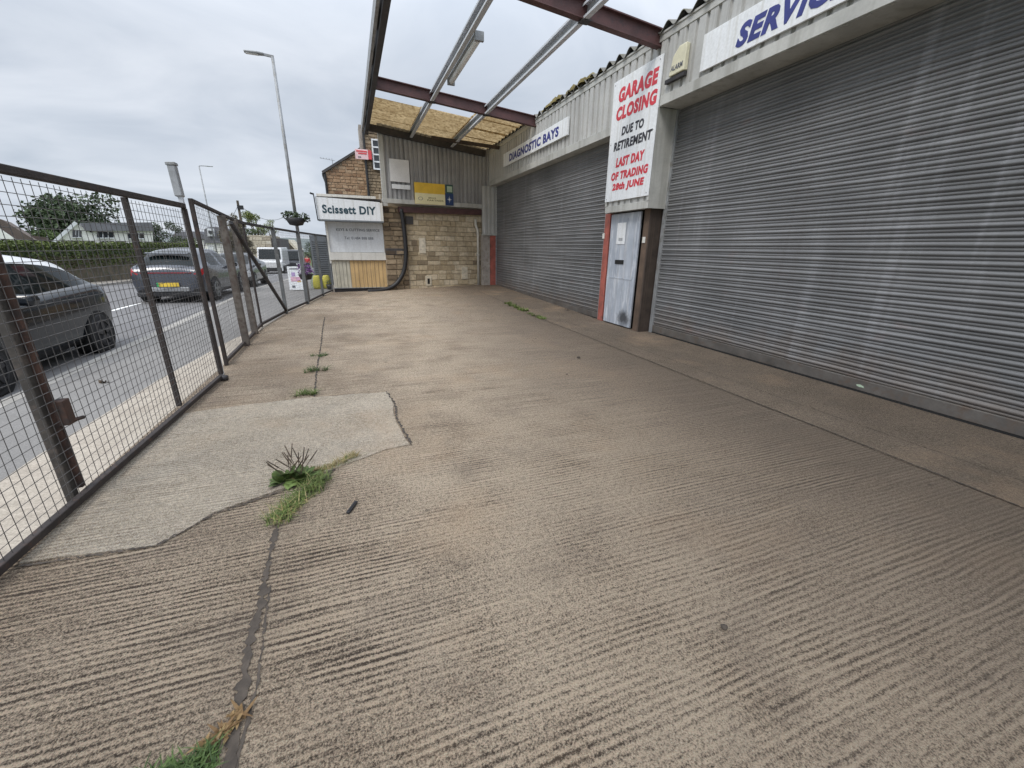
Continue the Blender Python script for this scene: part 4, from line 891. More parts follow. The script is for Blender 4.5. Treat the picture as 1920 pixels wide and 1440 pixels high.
# ------------------------------------------------------------------ cars
def catmull(P, n):
    P = [np.array(p, float) for p in P]; out = []
    for i in range(len(P)-1):
        p0, p1, p2, p3 = P[max(i-1, 0)], P[i], P[i+1], P[min(i+2, len(P)-1)]
        for k in range(n):
            t = k/n; out.append(.5*((2*p1)+(p2-p0)*t+(2*p0-5*p1+4*p2-p3)*t*t+(3*p1-p0-3*p2+p3)*t**3))
    out.append(P[-1]); return out
def car(loc, heading, label, paint, st, cabin, wheels, R, tail=None, head=None, plate=None, mirror_y=None, group=None, roofmat=None, name='parked_car', detail=5, rim='alloy', pillars=(), sh=.035):
    """st: stations (y, z_low, z_belt, z_roof, hw_low, hw_belt, hw_roof) rear to front, local +Y forward"""
    t = thing(name, loc, label, 'car', group, heading)
    ST = catmull(st, detail); prof = []
    for y, zl, zb, zr, wl, wb, wr in ST:
        cab = max(0, min(1, (zr-zb-.06)/.2))
        cs = [(0, zl), (wl*.9, zl), (wl, zl+.10), (max(wl, wb)+.02, zl+(zb-zl)*.5), (wb+.01, zl+(zb-zl)*.82), (wb-.02, zb), (wb-.02-sh, zb+.035), (wr+.03, zr-.10*cab-.012), (wr-.06, zr-.02), (wr*.5, zr+.02), (0, zr+.03)]
        prof.append([np.array([a, y, z]) for a, z in cs])
    tags = {}
    nb = len(prof[0])-1; V2 = []; 
    for s in (1, -1):
        for i in range(len(prof)-1):
            ym = (prof[i][0][1]+prof[i+1][0][1])/2
            for j in range(nb):
                q = [prof[i][j]*[s, 1, 1], prof[i+1][j]*[s, 1, 1], prof[i+1][j+1]*[s, 1, 1], prof[i][j+1]*[s, 1, 1]]
                zm = sum(p[2] for p in q)/4
                key = 'body'
                if j == 6 and cabin[1] < ym < cabin[2] and not any(abs(ym-a) < w for a, w in pillars): key = ('side_window', s)
                elif j >= 7 and (cabin[2]+.02 < ym < cabin[3]-.03): key = ('windscreen', 0)
                elif j >= 7 and (cabin[0]+.03 < ym < cabin[1]-.05): key = ('rear_window', 0)
                elif j >= 7 and roofmat and cabin[1]-.1 <= ym <= cabin[2]+.02: key = ('roof_panel', 0)
                elif tail and ym < tail[0] and tail[1] < zm < tail[2] and j in (3, 4, 5): key = ('tail_light', s)
                elif head and ym > head[0] and head[1] < zm < head[2] and j in (3, 4, 5): key = ('headlight', s)
                elif j <= 1: key = ('sill', 0)
                tags.setdefault(key, []).append(q if s > 0 else q[::-1])
    def panel(name, quads, mat):
        b = MB(); idx = {}
        for q in quads:
            f = []
            for p in q:
                k = tuple(np.round(p, 4)); 
                if k not in idx: idx[k] = len(b.v); b.v.append(k)
                if idx[k] not in f: f.append(idx[k])
            if len(f) > 2: b.f.append(tuple(f))
        return b.build(name, mat, t, local=True, smooth=True)
    # close the ends
    for k, sgn in ((0, 1), (-1, -1)):
        for s in (1, -1):
            ring = [p*[s, 1, 1] for p in prof[k]]
            for j in range(nb//2):
                a = [ring[j], ring[j+1], ring[nb-1-j], ring[nb-j]]
                tags['body'].append(a if sgn*s > 0 else a[::-1])
    panel('body', tags.pop('body'), paint)
    for k, q in tags.items():
        mt = dict(side_window='carglass', windscreen='carglass', rear_window='carglass', roof_panel=roofmat, tail_light='taillight', headlight='lamp_glass', sill='black_pl')[k[0]]
        panel(k[0], q, mt)
    hwm = max(s[5] for s in st)
    for wy in wheels:
        for s in (1, -1):
            x = s*(hwm+.018)
            a = MB(); a.tube([(x-s*.25, wy, R), (x+s*.004, wy, R)], R+.055, 24); a.build('wheel_arch', 'void', t, local=True, smooth=False)
            w = MB(); w.tube([(x-s*.2, wy, R), (x+s*.0, wy, R), (x+s*.018, wy, R), (x+s*.02, wy, R)], [R, R, R*.93, R*.7], 24); w = w.build('wheel', 'tyre', t, local=True)
            h = MB()
            for k in range(5):
                an = 2*math.pi*k/5+.3; d = V(0, math.cos(an), math.sin(an)); c = V(x+s*.022, wy, R); h.bar(c, c+d*R*.64, .02 if False else .075, .02, up=(1, 0, 0))
            h.tube([(x+s*.008, wy, R), (x+s*.028, wy, R)], R*.16, 12)
            for k in range(20):
                a0_, a1_ = 2*math.pi*k/20, 2*math.pi*(k+1)/20
                h.bar(V(x+s*.022, wy+R*.66*math.cos(a0_), R+R*.66*math.sin(a0_)), V(x+s*.022, wy+R*.66*math.cos(a1_), R+R*.66*math.sin(a1_)), .03, .02, up=(1, 0, 0))
            h.build('rim', rim, w, local=True)
    if mirror_y is not None:
        zb = float(np.interp(mirror_y, [s[0] for s in st], [s[2] for s in st])); hb_ = float(np.interp(mirror_y, [s[0] for s in st], [s[5] for s in st]))
        for s in (1, -1):
            c = V(s*(hb_+.11), mirror_y, zb+.05); b = MB()
            P = [c+V(s*a*.11, bb*.09, cc*.075) for bb in (-1, .2, 1) for a, cc in ((-1, -.8), (.7, -1), (1, 0), (.8, .9), (-1, 1))]
            P = [c+(p-c)*(1 if i < 5 else (.95 if i < 10 else .5)) for i, p in enumerate(P)]
            b.add(P, [(0, 1, 2, 3, 4), (14, 13, 12, 11, 10)]+[(k*5+i, k*5+(i+1) % 5, (k+1)*5+(i+1) % 5, (k+1)*5+i) for k in range(2) for i in range(5)]); b.bar(c+V(-s*.16, .02, -.06), c+V(-s*.05, .02, -.03), .04, .03)
            mm = b.build('mirror', paint, t, local=True, bevel=.012)
            MB().box(c.x-.085, c.x+.085, c.y-.094, c.y-.088, c.z-.05, c.z+.05).build('mirror_glass', 'carglass', mm, local=True)
    if plate:
        py, pz = plate; MB().box(-.26, .26, py-.012, py, pz-.055, pz+.055).build('number_plate', 'plate', t, local=True)
    return t
# grey hatchback with its rear to us; boxy crossover tail
cz0 = -.10
mg = car((-4.93, 17.05, cz0), rad(-3), 'grey hatchback seen from behind with a full width rear light', 'paintgrey',
    [(-2.12, .34, .80, .84, .62, .70, .55), (-2.08, .26, .90, .95, .80, .84, .70), (-1.95, .22, 1.0, 1.10, .86, .885, .70), (-1.7, .2, 1.02, 1.34, .88, .905, .63), (-1.35, .2, 1.02, 1.46, .89, .92, .60), (-.6, .2, 1.0, 1.53, .9, .925, .62), (.3, .2, .97, 1.50, .9, .925, .62), (.85, .2, .97, 1.30, .9, .92, .62), (1.25, .21, .98, 1.05, .89, .91, .66), (1.75, .24, .86, .92, .86, .87, .6), (2.05, .3, .70, .76, .76, .78, .5), (2.15, .36, .58, .64, .6, .6, .4)],
    (-2.02, -1.25, .45, 1.2), (-1.35, 1.32), .335, tail=(-1.88, .84, .985), head=(1.7, .62, .8), mirror_y=.55, group='cars on the street', pillars=((-.35, .05),))
mg_l = mg
b = MB(); b.box(-.62, .62, -2.135, -2.10, .865, .885); b.build('light_bar', 'taillight', mg, local=True)
b = MB(); b.box(-.50, .50, -2.16, -2.10, .34, .47); b.build('plate_recess', 'galvdull', mg, local=True, bevel=.02)
MB().box(-.27, .27, -2.175, -2.162, .49, .60).build('number_plate', 'plate', mg, local=True)
MB().box(-.27, -.22, -2.178, -2.1755, .49, .60).build('plate_band', 'plategreen', mg, local=True)
b = MB(); b.box(-.82, .82, -2.13, -1.95, .2, .33); b.build('rear_diffuser', 'black_pl', mg, local=True, bevel=.03)
b = MB(); b.prism([V(-.56, -1.70, 1.40), V(.56, -1.70, 1.40), V(.52, -1.86, 1.385), V(-.52, -1.86, 1.385)], (0, 0, .03)); b.build('roof_spoiler', 'paintgrey', mg, local=True, bevel=.01)
# dark small car coming towards us in the near lane
nc = car((-4.78, 7.30, cz0), math.pi, 'dark small hatchback with a silver roof close behind the left gate', 'paintdark',
    [(-1.84, .40, .70, .73, .58, .62, .46), (-1.81, .30, .86, .89, .74, .77, .6), (-1.72, .24, .985, 1.03, .80, .82, .64), (-1.52, .22, 1.02, 1.24, .82, .84, .60), (-1.2, .21, 1.015, 1.41, .83, .85, .57), (-.65, .2, 1.0, 1.50, .83, .855, .56), (0, .2, .975, 1.53, .83, .855, .57), (.45, .2, .95, 1.44, .83, .855, .58), (.85, .2, .94, 1.20, .83, .85, .6), (1.15, .21, .95, 1.01, .82, .845, .66), (1.5, .24, .88, .93, .78, .81, .62), (1.75, .3, .74, .79, .7, .72, .5), (1.83, .36, .60, .64, .56, .58, .4)],
    (-1.5, -1.60, .52, 1.1), (-1.2, 1.15), .30, tail=(-1.74, .66, .9), head=(.95, .6, .9), mirror_y=.42, group='cars on the street', roofmat='paintwhite', rim='rimdark', pillars=((-.55, .03),), sh=.09)
P3 = [(-2.1, .4, .8, .84, .6, .68, .5), (-2.0, .24, .95, 1.0, .84, .86, .7), (-1.5, .2, .98, 1.3, .87, .89, .6), (-.5, .2, .96, 1.46, .88, .9, .6), (.5, .2, .94, 1.4, .88, .9, .6), (1.15, .2, .95, 1.02, .88, .89, .66), (1.8, .25, .82, .88, .84, .85, .6), (2.1, .35, .62, .68, .66, .68, .4)]
car((-5.0, 23.0, road_z(23)), rad(180), 'charcoal car waiting beyond the grey hatchback', 'paintnight', P3, (-1.9, -1.4, .5, 1.15), (-1.3, 1.3), .32, tail=(-1.8, .7, .9), head=(1.75, .55, .75), group='cars on the street', detail=3, mirror_y=.6)
wc = onY(312, 461, 27)
car((wc.x, 27, road_z(27)), rad(180), 'white car on the far lane with only its roof above the grey hatchback', 'paintwhite', P3, (-1.9, -1.4, .5, 1.15), (-1.3, 1.3), .32, head=(1.75, .55, .75), group='cars on the street', detail=3)
# far vehicles down the slope
def van(loc, W_, L_, H_, label, mat, glassz, facing, lower=None):
    t = thing('van', loc, label, 'van', 'vehicles far down the street', facing); 
    b = MB(); b.prism([(-W_/2, -L_/2, .3), (-W_/2, L_/2, .3), (-W_/2, L_/2, H_*.48), (-W_/2, L_/2-.5, H_*.55), (-W_/2, L_/2-1.0, H_), (-W_/2, -L_/2, H_)], (W_, 0, 0)); b.build('body', mat, t, local=True, bevel=.08)
    b = MB(); b.prism([(-W_/2+.12, L_/2-.48, H_*.58), (W_/2-.12, L_/2-.48, H_*.58), (W_/2-.16, L_/2-.93, H_*.93), (-W_/2+.16, L_/2-.93, H_*.93)], (0, .03, .02)); b.build('windscreen', 'carglass', t, local=True)
    b = MB(); b.box(-W_/2+.1, W_/2-.1, L_/2-.02, L_/2+.05, .3, .62); b.build('bumper', 'black_pl', t, local=True, bevel=.03)
    for s in (-1, 1):
        MB().box(s*(W_/2-.3)-.16, s*(W_/2-.3)+.16, L_/2-.01, L_/2+.02, .8, .98).build('headlight', 'lamp_glass', t, local=True)
        for wy in (-L_/2+.9, L_/2-.9):
            b = MB(); b.tube([(s*(W_/2-.2), wy, .34), (s*(W_/2+.02), wy, .34)], .34, 16); b.build('wheel', 'tyre', t, local=True)
    if lower: MB().box(-W_/2-.02, W_/2+.02, -L_/2-.02, L_/2-.3, .3, .75).build('lower_panel', lower, t, local=True)
    return t
p = onY(516, 490, 46); van((p.x-.1, 46, road_z(46)), 2.0, 5, 2.35, 'white panel van parked in front of the cream stone wall', 'paintwhite', 0, math.pi, 'black_pl')
p = onY(549, 490, 52); van((p.x, 52, road_z(52)), 2.1, 5, 2.3, 'dark van facing the camera far down the street', 'paintnight', 0, math.pi)

# ------------------------------------------------------------------ street clutter by the shop
a = onZ(553, 545, -.0)
ab = thing('pavement_sign', (-1.96, 17.1, 0), 'white pavement sign with pink printing standing on the footway', 'sign')
b = MB(); b.prism([(-2.19, 17.1, .02), (-1.73, 17.1, .02), (-1.75, 17.28, .84), (-2.2, 17.28, .84)], (0, .03, 0)); b.build('board', 'white', ab, bevel=.006)
b = MB(); b.prism([(-2.19, 17.62, .02), (-1.73, 17.62, .02), (-1.75, 17.36, .84), (-2.2, 17.36, .84)], (0, -.02, 0)); b.build('back_board', 'white', ab)
def onbd(x, z): return V(x, 17.1+.18*(z-.02)/.82-.006, z)
for nm, mt, x0, x1, z0, z1 in (('heading', 'gtext', -2.13, -1.82, .74, .78), ('print_block', 'lilac', -2.08, -1.96, .5, .64), ('print_block', 'pinkprint', -2.12, -1.8, .32, .48), ('print_block', 'gtext', -2.1, -2.0, .1, .18), ('print_line', 'yellow', -1.92, -1.79, .3, .36)):
    b = MB(); b.add([onbd(x0, z0), onbd(x1, z0), onbd(x1, z1), onbd(x0, z1)], [(0, 1, 2, 3)]); b.build(nm, mt, ab)
for i, (px, py, lab) in enumerate(((595, 537, 'yellow sack standing on the footway, the one further from the shop'), (612, 537, 'yellow sack standing against the shop shutter'))):
    c = onZ(px, py, 0); c = V(-1.28, 17.6, 0) if i == 0 else V(-.96, 17.7, 0)
    b = MB(); prof = [(.0, 0), (.14, 0), (.17, .08), (.165, .28), (.13, .42), (.10, .46), (.0, .47)]
    o = 14
    b.add([(c.x+rr_*math.cos(6.283*k/o)*.95, c.y+rr_*math.sin(6.283*k/o)*.6, z*1.05+.015*math.sin(k*2.3)) for rr_, z in prof for k in range(o)], [(j*o+k, j*o+(k+1) % o, (j+1)*o+(k+1) % o, (j+1)*o+k) for j in range(len(prof)-1) for k in range(o)])
    tag(b.build('yellow_sack', 'yellowbag', smooth=True), lab, 'sack', 'yellow sacks outside the shop')
c = V(-.84, 17.35, 0)
pt = thing('plant_pot', c, 'dark plant pot with low green plant by the shop corner', 'plant pot')
b = MB(); b.lathe(c, [(.0, 0), (.1, 0), (.14, .18), (.12, .18)], 12); b.build('pot', 'black_pl', pt, smooth=True)
b = MB(); leaves(b, [(c+V(0, 0, .24), .13)], 90, .06, random.Random(3)); b.build('foliage', 'leafdark', pt)
b = MB(); b.box(-1.62, -1.4, 17.9, 17.93, .35, .6); b.box(-1.53, -1.49, 17.91, 17.94, 0, .35); tag(b.build('small_sign', 'palegreen', bevel=.004), 'small pale green sign on a stake between planter and sacks', 'sign')

def person(loc, H, label):
    t = thing('person', loc, label, 'person'); k = H/1.75
    def skin(name, mat, pts, edges, rads):
        me = bpy.data.meshes.new(name); me.from_pydata([tuple(x*k for x in p) for p in pts], edges, []); o = bpy.data.objects.new(name, me); COL.objects.link(o); o.parent = t
        md = o.modifiers.new('skin', 'SKIN'); md.use_smooth_shade = True
        sv = me.skin_vertices[0].data if me.skin_vertices else None
        if sv is None:
            bpy.context.view_layer.objects.active = o; me.update(); sv = me.skin_vertices[0].data if me.skin_vertices else None
        if sv:
            for i, r_ in enumerate(rads): sv[i].radius = (r_*k, r_*k)
            sv[0].use_root = True
        o.modifiers.new('sub', 'SUBSURF').levels = 1; me.materials.append(MT[mat]); return o
    pts = [(0, 0, .95), (0, 0, 1.15), (0, 0, 1.38), (0, -.01, 1.48), (0, -.02, 1.58), (0, -.02, 1.68), (.19, 0, 1.38), (.25, .02, 1.12), (.24, -.08, .88), (.24, -.1, .79), (-.19, 0, 1.38), (-.25, .02, 1.12), (-.24, -.06, .88), (-.24, -.08, .79), (.1, 0, .88), (.11, -.05, .5), (.11, .06, .08), (.11, -.09, .04), (-.1, 0, .88), (-.11, .03, .5), (-.11, .1, .08), (-.11, -.03, .04)]
    eds = [(0, 1), (1, 2), (2, 3), (3, 4), (4, 5), (2, 6), (6, 7), (7, 8), (8, 9), (2, 10), (10, 11), (11, 12), (12, 13), (0, 14), (14, 15), (15, 16), (16, 17), (0, 18), (18, 19), (19, 20), (20, 21)]
    rs = [.15, .15, .15, .06, .1, .09, .07, .05, .04, .035, .07, .05, .04, .035, .09, .065, .045, .04, .09, .065, .045, .04]
    skin('body', 'skin', pts, eds, rs)
    skin('jacket', 'shirt', [(0, 0, .92), (0, 0, 1.15), (0, 0, 1.40), (.2, 0, 1.39), (.255, .02, 1.12), (.245, -.07, .92), (-.2, 0, 1.39), (-.255, .02, 1.12), (-.245, -.05, .92)], [(0, 1), (1, 2), (2, 3), (3, 4), (4, 5), (2, 6), (6, 7), (7, 8)], [.18, .175, .165, .085, .065, .055, .085, .065, .055])
    skin('trousers', 'trousers', [(0, 0, .95), (.1, 0, .88), (.11, -.05, .5), (.11, .05, .12), (-.1, 0, .88), (-.11, .03, .5), (-.11, .09, .12)], [(0, 1), (1, 2), (2, 3), (0, 4), (4, 5), (5, 6)], [.165, .11, .085, .065, .11, .085, .065])
    b = MB(); b.lathe((0, -.0, 1.60*k), [(.105*k, .0), (.11*k, .06*k), (.08*k, .14*k), (.0, .165*k)], 12); b.build('hair', 'hair', t, local=True, smooth=True)
    return t
pf = onY(578, 502, 50); person((pf.x, 50, road_z(50)), 1.72, 'person in a red jacket standing far down the footway')

# ------------------------------------------------------------------ far side of the road
HX = -12.0
b = MB(); ys = list(range(8, 46, 2))
hw = thing('boundary_wall', (HX, 26, 0), 'low old brown stone wall under the hedge across the road', 'wall')
for i in range(len(ys)-1): b.prism([(HX-.3, ys[i], road_z(ys[i])-.3), (HX, ys[i], road_z(ys[i])-.3), (HX, ys[i], 1.02), (HX-.3, ys[i], 1.02)], (0, 2, 0))
b.build('stonework', 'wallold', hw)
hd = thing('hedge', (HX-.2, 26, 1), 'clipped green hedge along the top of the old wall across the road', 'hedge')
b = MB(); r = random.Random(31)
for k in range(15000):
    y = 16+r.random()**1.0*28; zt_ = 1.52+.05*math.sin(y*1.7)+.05*mnoise.noise(V(y*1.3, 0, 0)); face = r.random()
    p = V(HX+.12+r.uniform(-.12, .1), y, zt_-(zt_-.45)*r.random()**2.2) if face < .65 else V(HX+r.uniform(-.7, .15), y, zt_+r.uniform(-.08, .06))
    a_ = V(r.gauss(0, 1), r.gauss(0, 1), r.gauss(0, 1)).normalized(); q_ = a_.cross(V(r.gauss(0, 1), r.gauss(0, 1), r.gauss(0, 1))).normalized(); s_ = r.uniform(.06, .14)
    b.add([p-a_*s_*.5, p+q_*s_*.35, p+a_*s_*.5, p-q_*s_*.35], [(0, 1, 2, 3)])
b.build('foliage', 'leafhedge', hd); MB().box(HX-.65, HX+.02, 15.6, 44, 1.0, 1.42).build('stems', 'leafdark', hd)
# houses facing the camera obliquely beyond the hedge
n0 = V(.42, -.907, 0); uh = V(.907, .42, 0)
def hpnt(x, y, D): return on(x, y, V(-.42, .907, 0)*D, n0)
D = 58
bw = thing('white_bungalow', hpnt(190, 470, D), 'white bungalow with a gable and a flat roofed dormer across the road', 'house')
def poly(pts, d, name, mat, parent, DD=D, off=0, back=True):
    b = MB(); b.prism([hpnt(x, y, DD)-n0*0+n0*off for x, y in pts], -n0*d); return b.build(name, mat, parent)
poly([(88, 490), (172, 492), (172, 437), (140, 417), (92, 460)], 7, 'gable_wall', 'render', bw)
poly([(172, 492), (290, 494), (286, 431), (172, 434)], 6, 'dormer_wall', 'render', bw, off=-.05)
poly([(86, 463), (139, 415), (146, 419), (92, 466)], 7, 'verge', 'white', bw, off=.25)
poly([(150, 418), (284, 417), (288, 433), (160, 433)], 6.5, 'roof', 'tilegrey', bw, off=.3)
poly([(168, 454.5), (289, 459), (289, 461), (168, 456.5)], .5, 'ledge', 'tilegrey', bw, off=.45)
for x0, y0, x1, y1 in ((136, 432, 153, 445), (182, 434, 213, 446), (240, 437, 270, 447.5)):
    w = poly([(x0, y0), (x1, y0+.8), (x1, y1), (x0, y1)], .1, 'window', 'glass', bw, off=.06)
    for fx in (.33, .66): xx = x0+(x1-x0)*fx; poly([(xx, y0), (xx+.9, y0), (xx+.9, y1), (xx, y1)], .05, 'window_frame', 'white', w, off=.1)
    poly([(x0-1, y1-.3), (x1+1, y1-.3), (x1+1, y1+1.1), (x0-1, y1+1.1)], .15, 'window_sill', 'white', w, off=.2)
lh = thing('brown_roofed_house', hpnt(10, 470, 48), 'house with brown tiled roof and white gable at the left edge', 'house')
poly([(-60, 490), (44, 490), (44, 459), (2, 430), (-30, 412), (-60, 430)], 6, 'gable_wall', 'render', lh, DD=48)
poly([(-40, 402), (2, 411), (60, 447), (88, 463), (46, 461), (0, 432), (-40, 408)], 7, 'roof', 'tilebrown', lh, DD=48, off=-.3)
poly([(50, 462), (90, 464), (86, 445), (50, 440)], 4, 'rear_roof', 'tilebrown', lh, DD=52)
dh = thing('dark_house', onY(400, 470, 62), 'dark roofed house with a white dormer far across the road', 'house')
def polyY(pts, Y_, d, name, mat, parent):
    b = MB(); b.prism([onY(x, y, Y_) for x, y in pts], (0, d, 0)); return b.build(name, mat, parent)
polyY([(383, 492), (418, 492), (417, 428), (405, 425), (390, 426), (383, 430)], 62, 6, 'wall', 'tilegrey', dh)
polyY([(388, 428), (401, 429), (402, 443), (389, 443)], 61.7, .3, 'dormer', 'white', dh)
polyY([(391, 432), (399, 433), (399, 438), (391, 438)], 61.5, .2, 'dormer_window', 'glass', dh)
wg = thing('white_garage', onY(400, 470, 56), 'low white garage below the dark house across the road', 'garage')
polyY([(384, 492), (414, 492), (413, 456), (385, 455)], 56, 4, 'wall', 'render', wg)
polyY([(382, 455.5), (415, 456.5), (413, 452), (386, 451)], 55.8, 4.4, 'roof', 'tilegrey', wg)
polyY([(389, 490), (400, 490), (400, 461), (389, 461)], 55.9, .1, 'garage_door', 'white', wg)
rh = thing('far_house', onY(350, 470, 66), 'grey roofed house behind the bushes left of the pale stop post', 'house')
polyY([(322, 492), (385, 492), (384, 446), (324, 446)], 66, 6, 'wall', 'render', rh)
polyY([(318, 448), (388, 448), (376, 434), (330, 434)], 65.8, 6.5, 'roof', 'tilegrey', rh)
sb = thing('cream_stone_building', onY(485, 500, 60), 'cream stone building end wall with vegetation above its top', 'building')
e0, e1 = onY(463, 441, 60), onY(506, 441, 60)
MB().box(e0.x, e1.x, 60, 68, road_z(60)-1, e0.z).build('mortar_core', 'mortar', sb)
b = MB(); stones(b, V(e0.x, 60, 0), ux, ny, e1.x-e0.x, road_z(60)-.8, lambda t: e0.z, .28, .42, .4, 1.1, gap=.03, r=random.Random(12), proud=.05); b.build('stonework', 'palestone', sb)
MB().box(e1.x, e1.x+.9, 60.5, 69, road_z(60)-1, e0.z-.3).build('side_wall', 'slate', sb)
bh = thing('brown_stone_house', onY(535, 480, 95), 'brown stone house with pale verge at the far end of the street', 'house')
polyY([(515, 495), (560, 495), (557, 470), (540, 452), (516, 451)], 95, 9, 'wall', 'wallold', bh)
polyY([(536, 449), (541, 449), (560, 469), (556, 471)], 94.6, 10, 'verge', 'palestone', bh)
# trees
def tree(name, base, h, cr_, blobs, n, size, mat, label, cat, seed, group=None, squash=(1, 1, .9), limbs=5):
    r = random.Random(seed); t = thing(name, base, label, cat, group); B = Vector(base)
    cs = []
    for k in range(blobs):
        a = r.uniform(0, 6.283); q = cr_*math.sqrt(r.random())*.75; zz = h*r.uniform(.42, .92); f = 1-abs(zz/h-.62)*1.1
        cs.append((B+V(q*math.cos(a)*f, q*math.sin(a)*f, zz), cr_*r.uniform(.22, .42)))
    b = MB(); b.tube([B, B+V(.05*h*r.uniform(-.5, .5), 0, h*.3), B+V(0, .02*h, h*.6)], [.035*h, .026*h, .012*h], 8)
    for c, R_ in cs[:limbs*2]: b.tube([B+V(0, 0, h*r.uniform(.22, .45)), (B+V(0, 0, h*.45)).lerp(c, .5), c], [.014*h, .009*h, .004*h], 5)
    b.build('trunk', 'bark', t)
    b = MB(); leaves(b, cs, int(n*2.6), size, r, squash, .3); b.build('crown', mat, t); return t
def tb(x, D_, z): p = hpnt(x, 470, D_); return (p.x, p.y, z)
gz = lambda y: road_z(min(y, 110))-.2
def treepx(x, ytop, halfw, Dn, mat, label, seed, n=1600, blobs=16, name='tree', cat='tree', size=None, group='trees across the road', squash=(1, 1, .9)):
    top = hpnt(x, ytop, Dn); bx = top.x; by = top.y; z0 = gz(by); px = (top-V(0, 0, CAM_H)).length/CAM_F/1.12
    return tree(name, (bx, by, z0), top.z-z0, halfw*px, blobs, n, size or halfw*px*.085, mat, label, cat, seed, group, squash)
treepx(125, 362, 62, 70, 'leafdark', 'big loose crowned tree rising behind the white bungalow', 41, 3000, 26)
treepx(83, 428, 30, 62, 'leaf', 'low bushy tree left of the white bungalow', 42, 1100, 12, squash=(1.1, 1, .8))
treepx(306, 413, 26, 64, 'leafdark', 'round dark tree at the right end of the white bungalow', 43, 1700, 14)
treepx(345, 448, 26, 60, 'leafhedge', 'low bush right of the round dark tree', 44, 900, 9, name='bush', cat='bush')
treepx(205, 372, 7, 75, 'leafdark', 'thin wispy treetop right of the big tree', 45, 120, 5)
treepx(60, 434, 26, 80, 'leafdark', 'dark hedge tree behind the brown roof', 48, 700, 9)
def treeY(x, ytop, halfw, Yd, mat, label, seed, n=1400, blobs=14, name='tree', group='trees along the street', squash=(1, 1, .9), size=None):
    top = onY(x, ytop, Yd); z0 = gz(Yd); px = Yd/CAM_F/.95
    return tree(name, (top.x, Yd, z0), top.z-z0, halfw*px, blobs, n, size or halfw*px*.085, mat, label, 'bush' if name == 'bush' else 'tree', seed, group, squash)
treeY(474, 394, 20, 74, 'leafyellow', 'bright yellow green tree over the cream stone building', 51, 1500)
treeY(503, 402, 13, 80, 'leafyellow', 'smaller pale green tree right of the yellow green tree', 52, 900)
treeY(432, 394, 22, 38, 'leafbrown', 'dry brownish scrub tree behind the rusty posts', 53, 2600, 18, squash=(1, 1, 1))
treeY(448, 420, 18, 40, 'leafbrown', 'olive scrub bush right of the dry scrub tree', 55, 2000, 14, name='bush')
treeY(482, 424, 26, 72, 'leaf', 'dark green bush along the top of the cream stone building', 54, 1300, name='bush', squash=(1.3, 1, .6))
treeY(580, 450, 17, 85, 'leafdark', 'dark tree between the lamp column and shop at the street end', 56, 900)
treeY(600, 440, 14, 110, 'leaf', 'far tree behind the street end', 57, 500)
treeY(525, 449, 12, 110, 'leafdark', 'far dark tree above the brown stone house', 58, 500)
sh = onY(598, 420, 18.2)

# ------------------------------------------------------------------ weeds and litter in the yard
def weed(name, loc, label, parts, cat='weed', group='weeds in the yard cracks'):
    t = thing(name, loc, label, cat, group)
    for nm, mat, f in parts:
        b = MB(); f(b); b.build(nm, mat, t)
    return t
def many(b, P, n, spread, h, r, **k):
    for p in P: blades(b, p, n, spread, h, r, **k)
r = random.Random(77)
def plantain(b):
    for c, nn, L in ((V(-.57, 2.93, 0), 30, .15), (V(-.49, 2.90, 0), 26, .14), (V(-.62, 2.9, 0), 18, .11)):
        for k in range(nn):
            a = r.uniform(0, 6.283); d = V(math.cos(a), math.sin(a), 0); l = L*r.uniform(.6, 1.1); w = l*.2; s = V(-d.y, d.x, 0); el_ = r.uniform(.25, 1.2)
            P = []
            for f, ww in ((0, .15), (.3, .8), (.6, 1), (.85, .6), (1, .05)):
                q_ = c+d*l*f*math.cos(el_)+V(0, 0, .005+l*(f*math.sin(el_)-.25*f*f)); P += [q_-s*w*ww, q_+s*w*ww]
            b.add(P, [(2*i, 2*i+1, 2*i+3, 2*i+2) for i in range(4)])
def spikes(b):
    for k in range(17):
        a = r.uniform(-.6, 3.9); d = V(math.cos(a), math.sin(a), 0); c = V(-.55+r.uniform(-.06, .1), 2.92+r.uniform(-.03, .03), .02); l = r.uniform(.14, .22)
        b.tube([c, c+d*l*.40+V(0, 0, l*.5), c+d*l*.72+V(0, 0, l*.9)], [.0018, .0022, .0022], 5); b.tube([c+d*l*.45+V(0, 0, l*.56), c+d*l*.75+V(0, 0, l*.94)], [.0045, .0032], 6)
weed('plantain', (-.54, 2.92, 0), 'plantain rosette with upright dark seed spikes on the cracked patch', [('leaves', 'plantain', plantain), ('seed_spikes', 'spike', spikes)])
weed('grass_tuft', (-.4, 2.72, 0), 'large green grass tuft sprawling below the plantain', [('blades', 'grass', lambda b: many(b, [(-.42, 2.82, 0), (-.38, 2.74, 0), (-.45, 2.68, 0), (-.5, 2.6, 0), (-.54, 2.52, 0), (-.36, 2.85, 0), (-.57, 2.45, 0)], 95, .075, .085, r, w=.0045, lean=1.0)), ('dry_blades', 'dry', lambda b: many(b, [(-.5, 2.58, 0), (-.56, 2.47, 0), (-.44, 2.8, 0)], 30, .08, .09, r, w=.004, lean=1.2))])
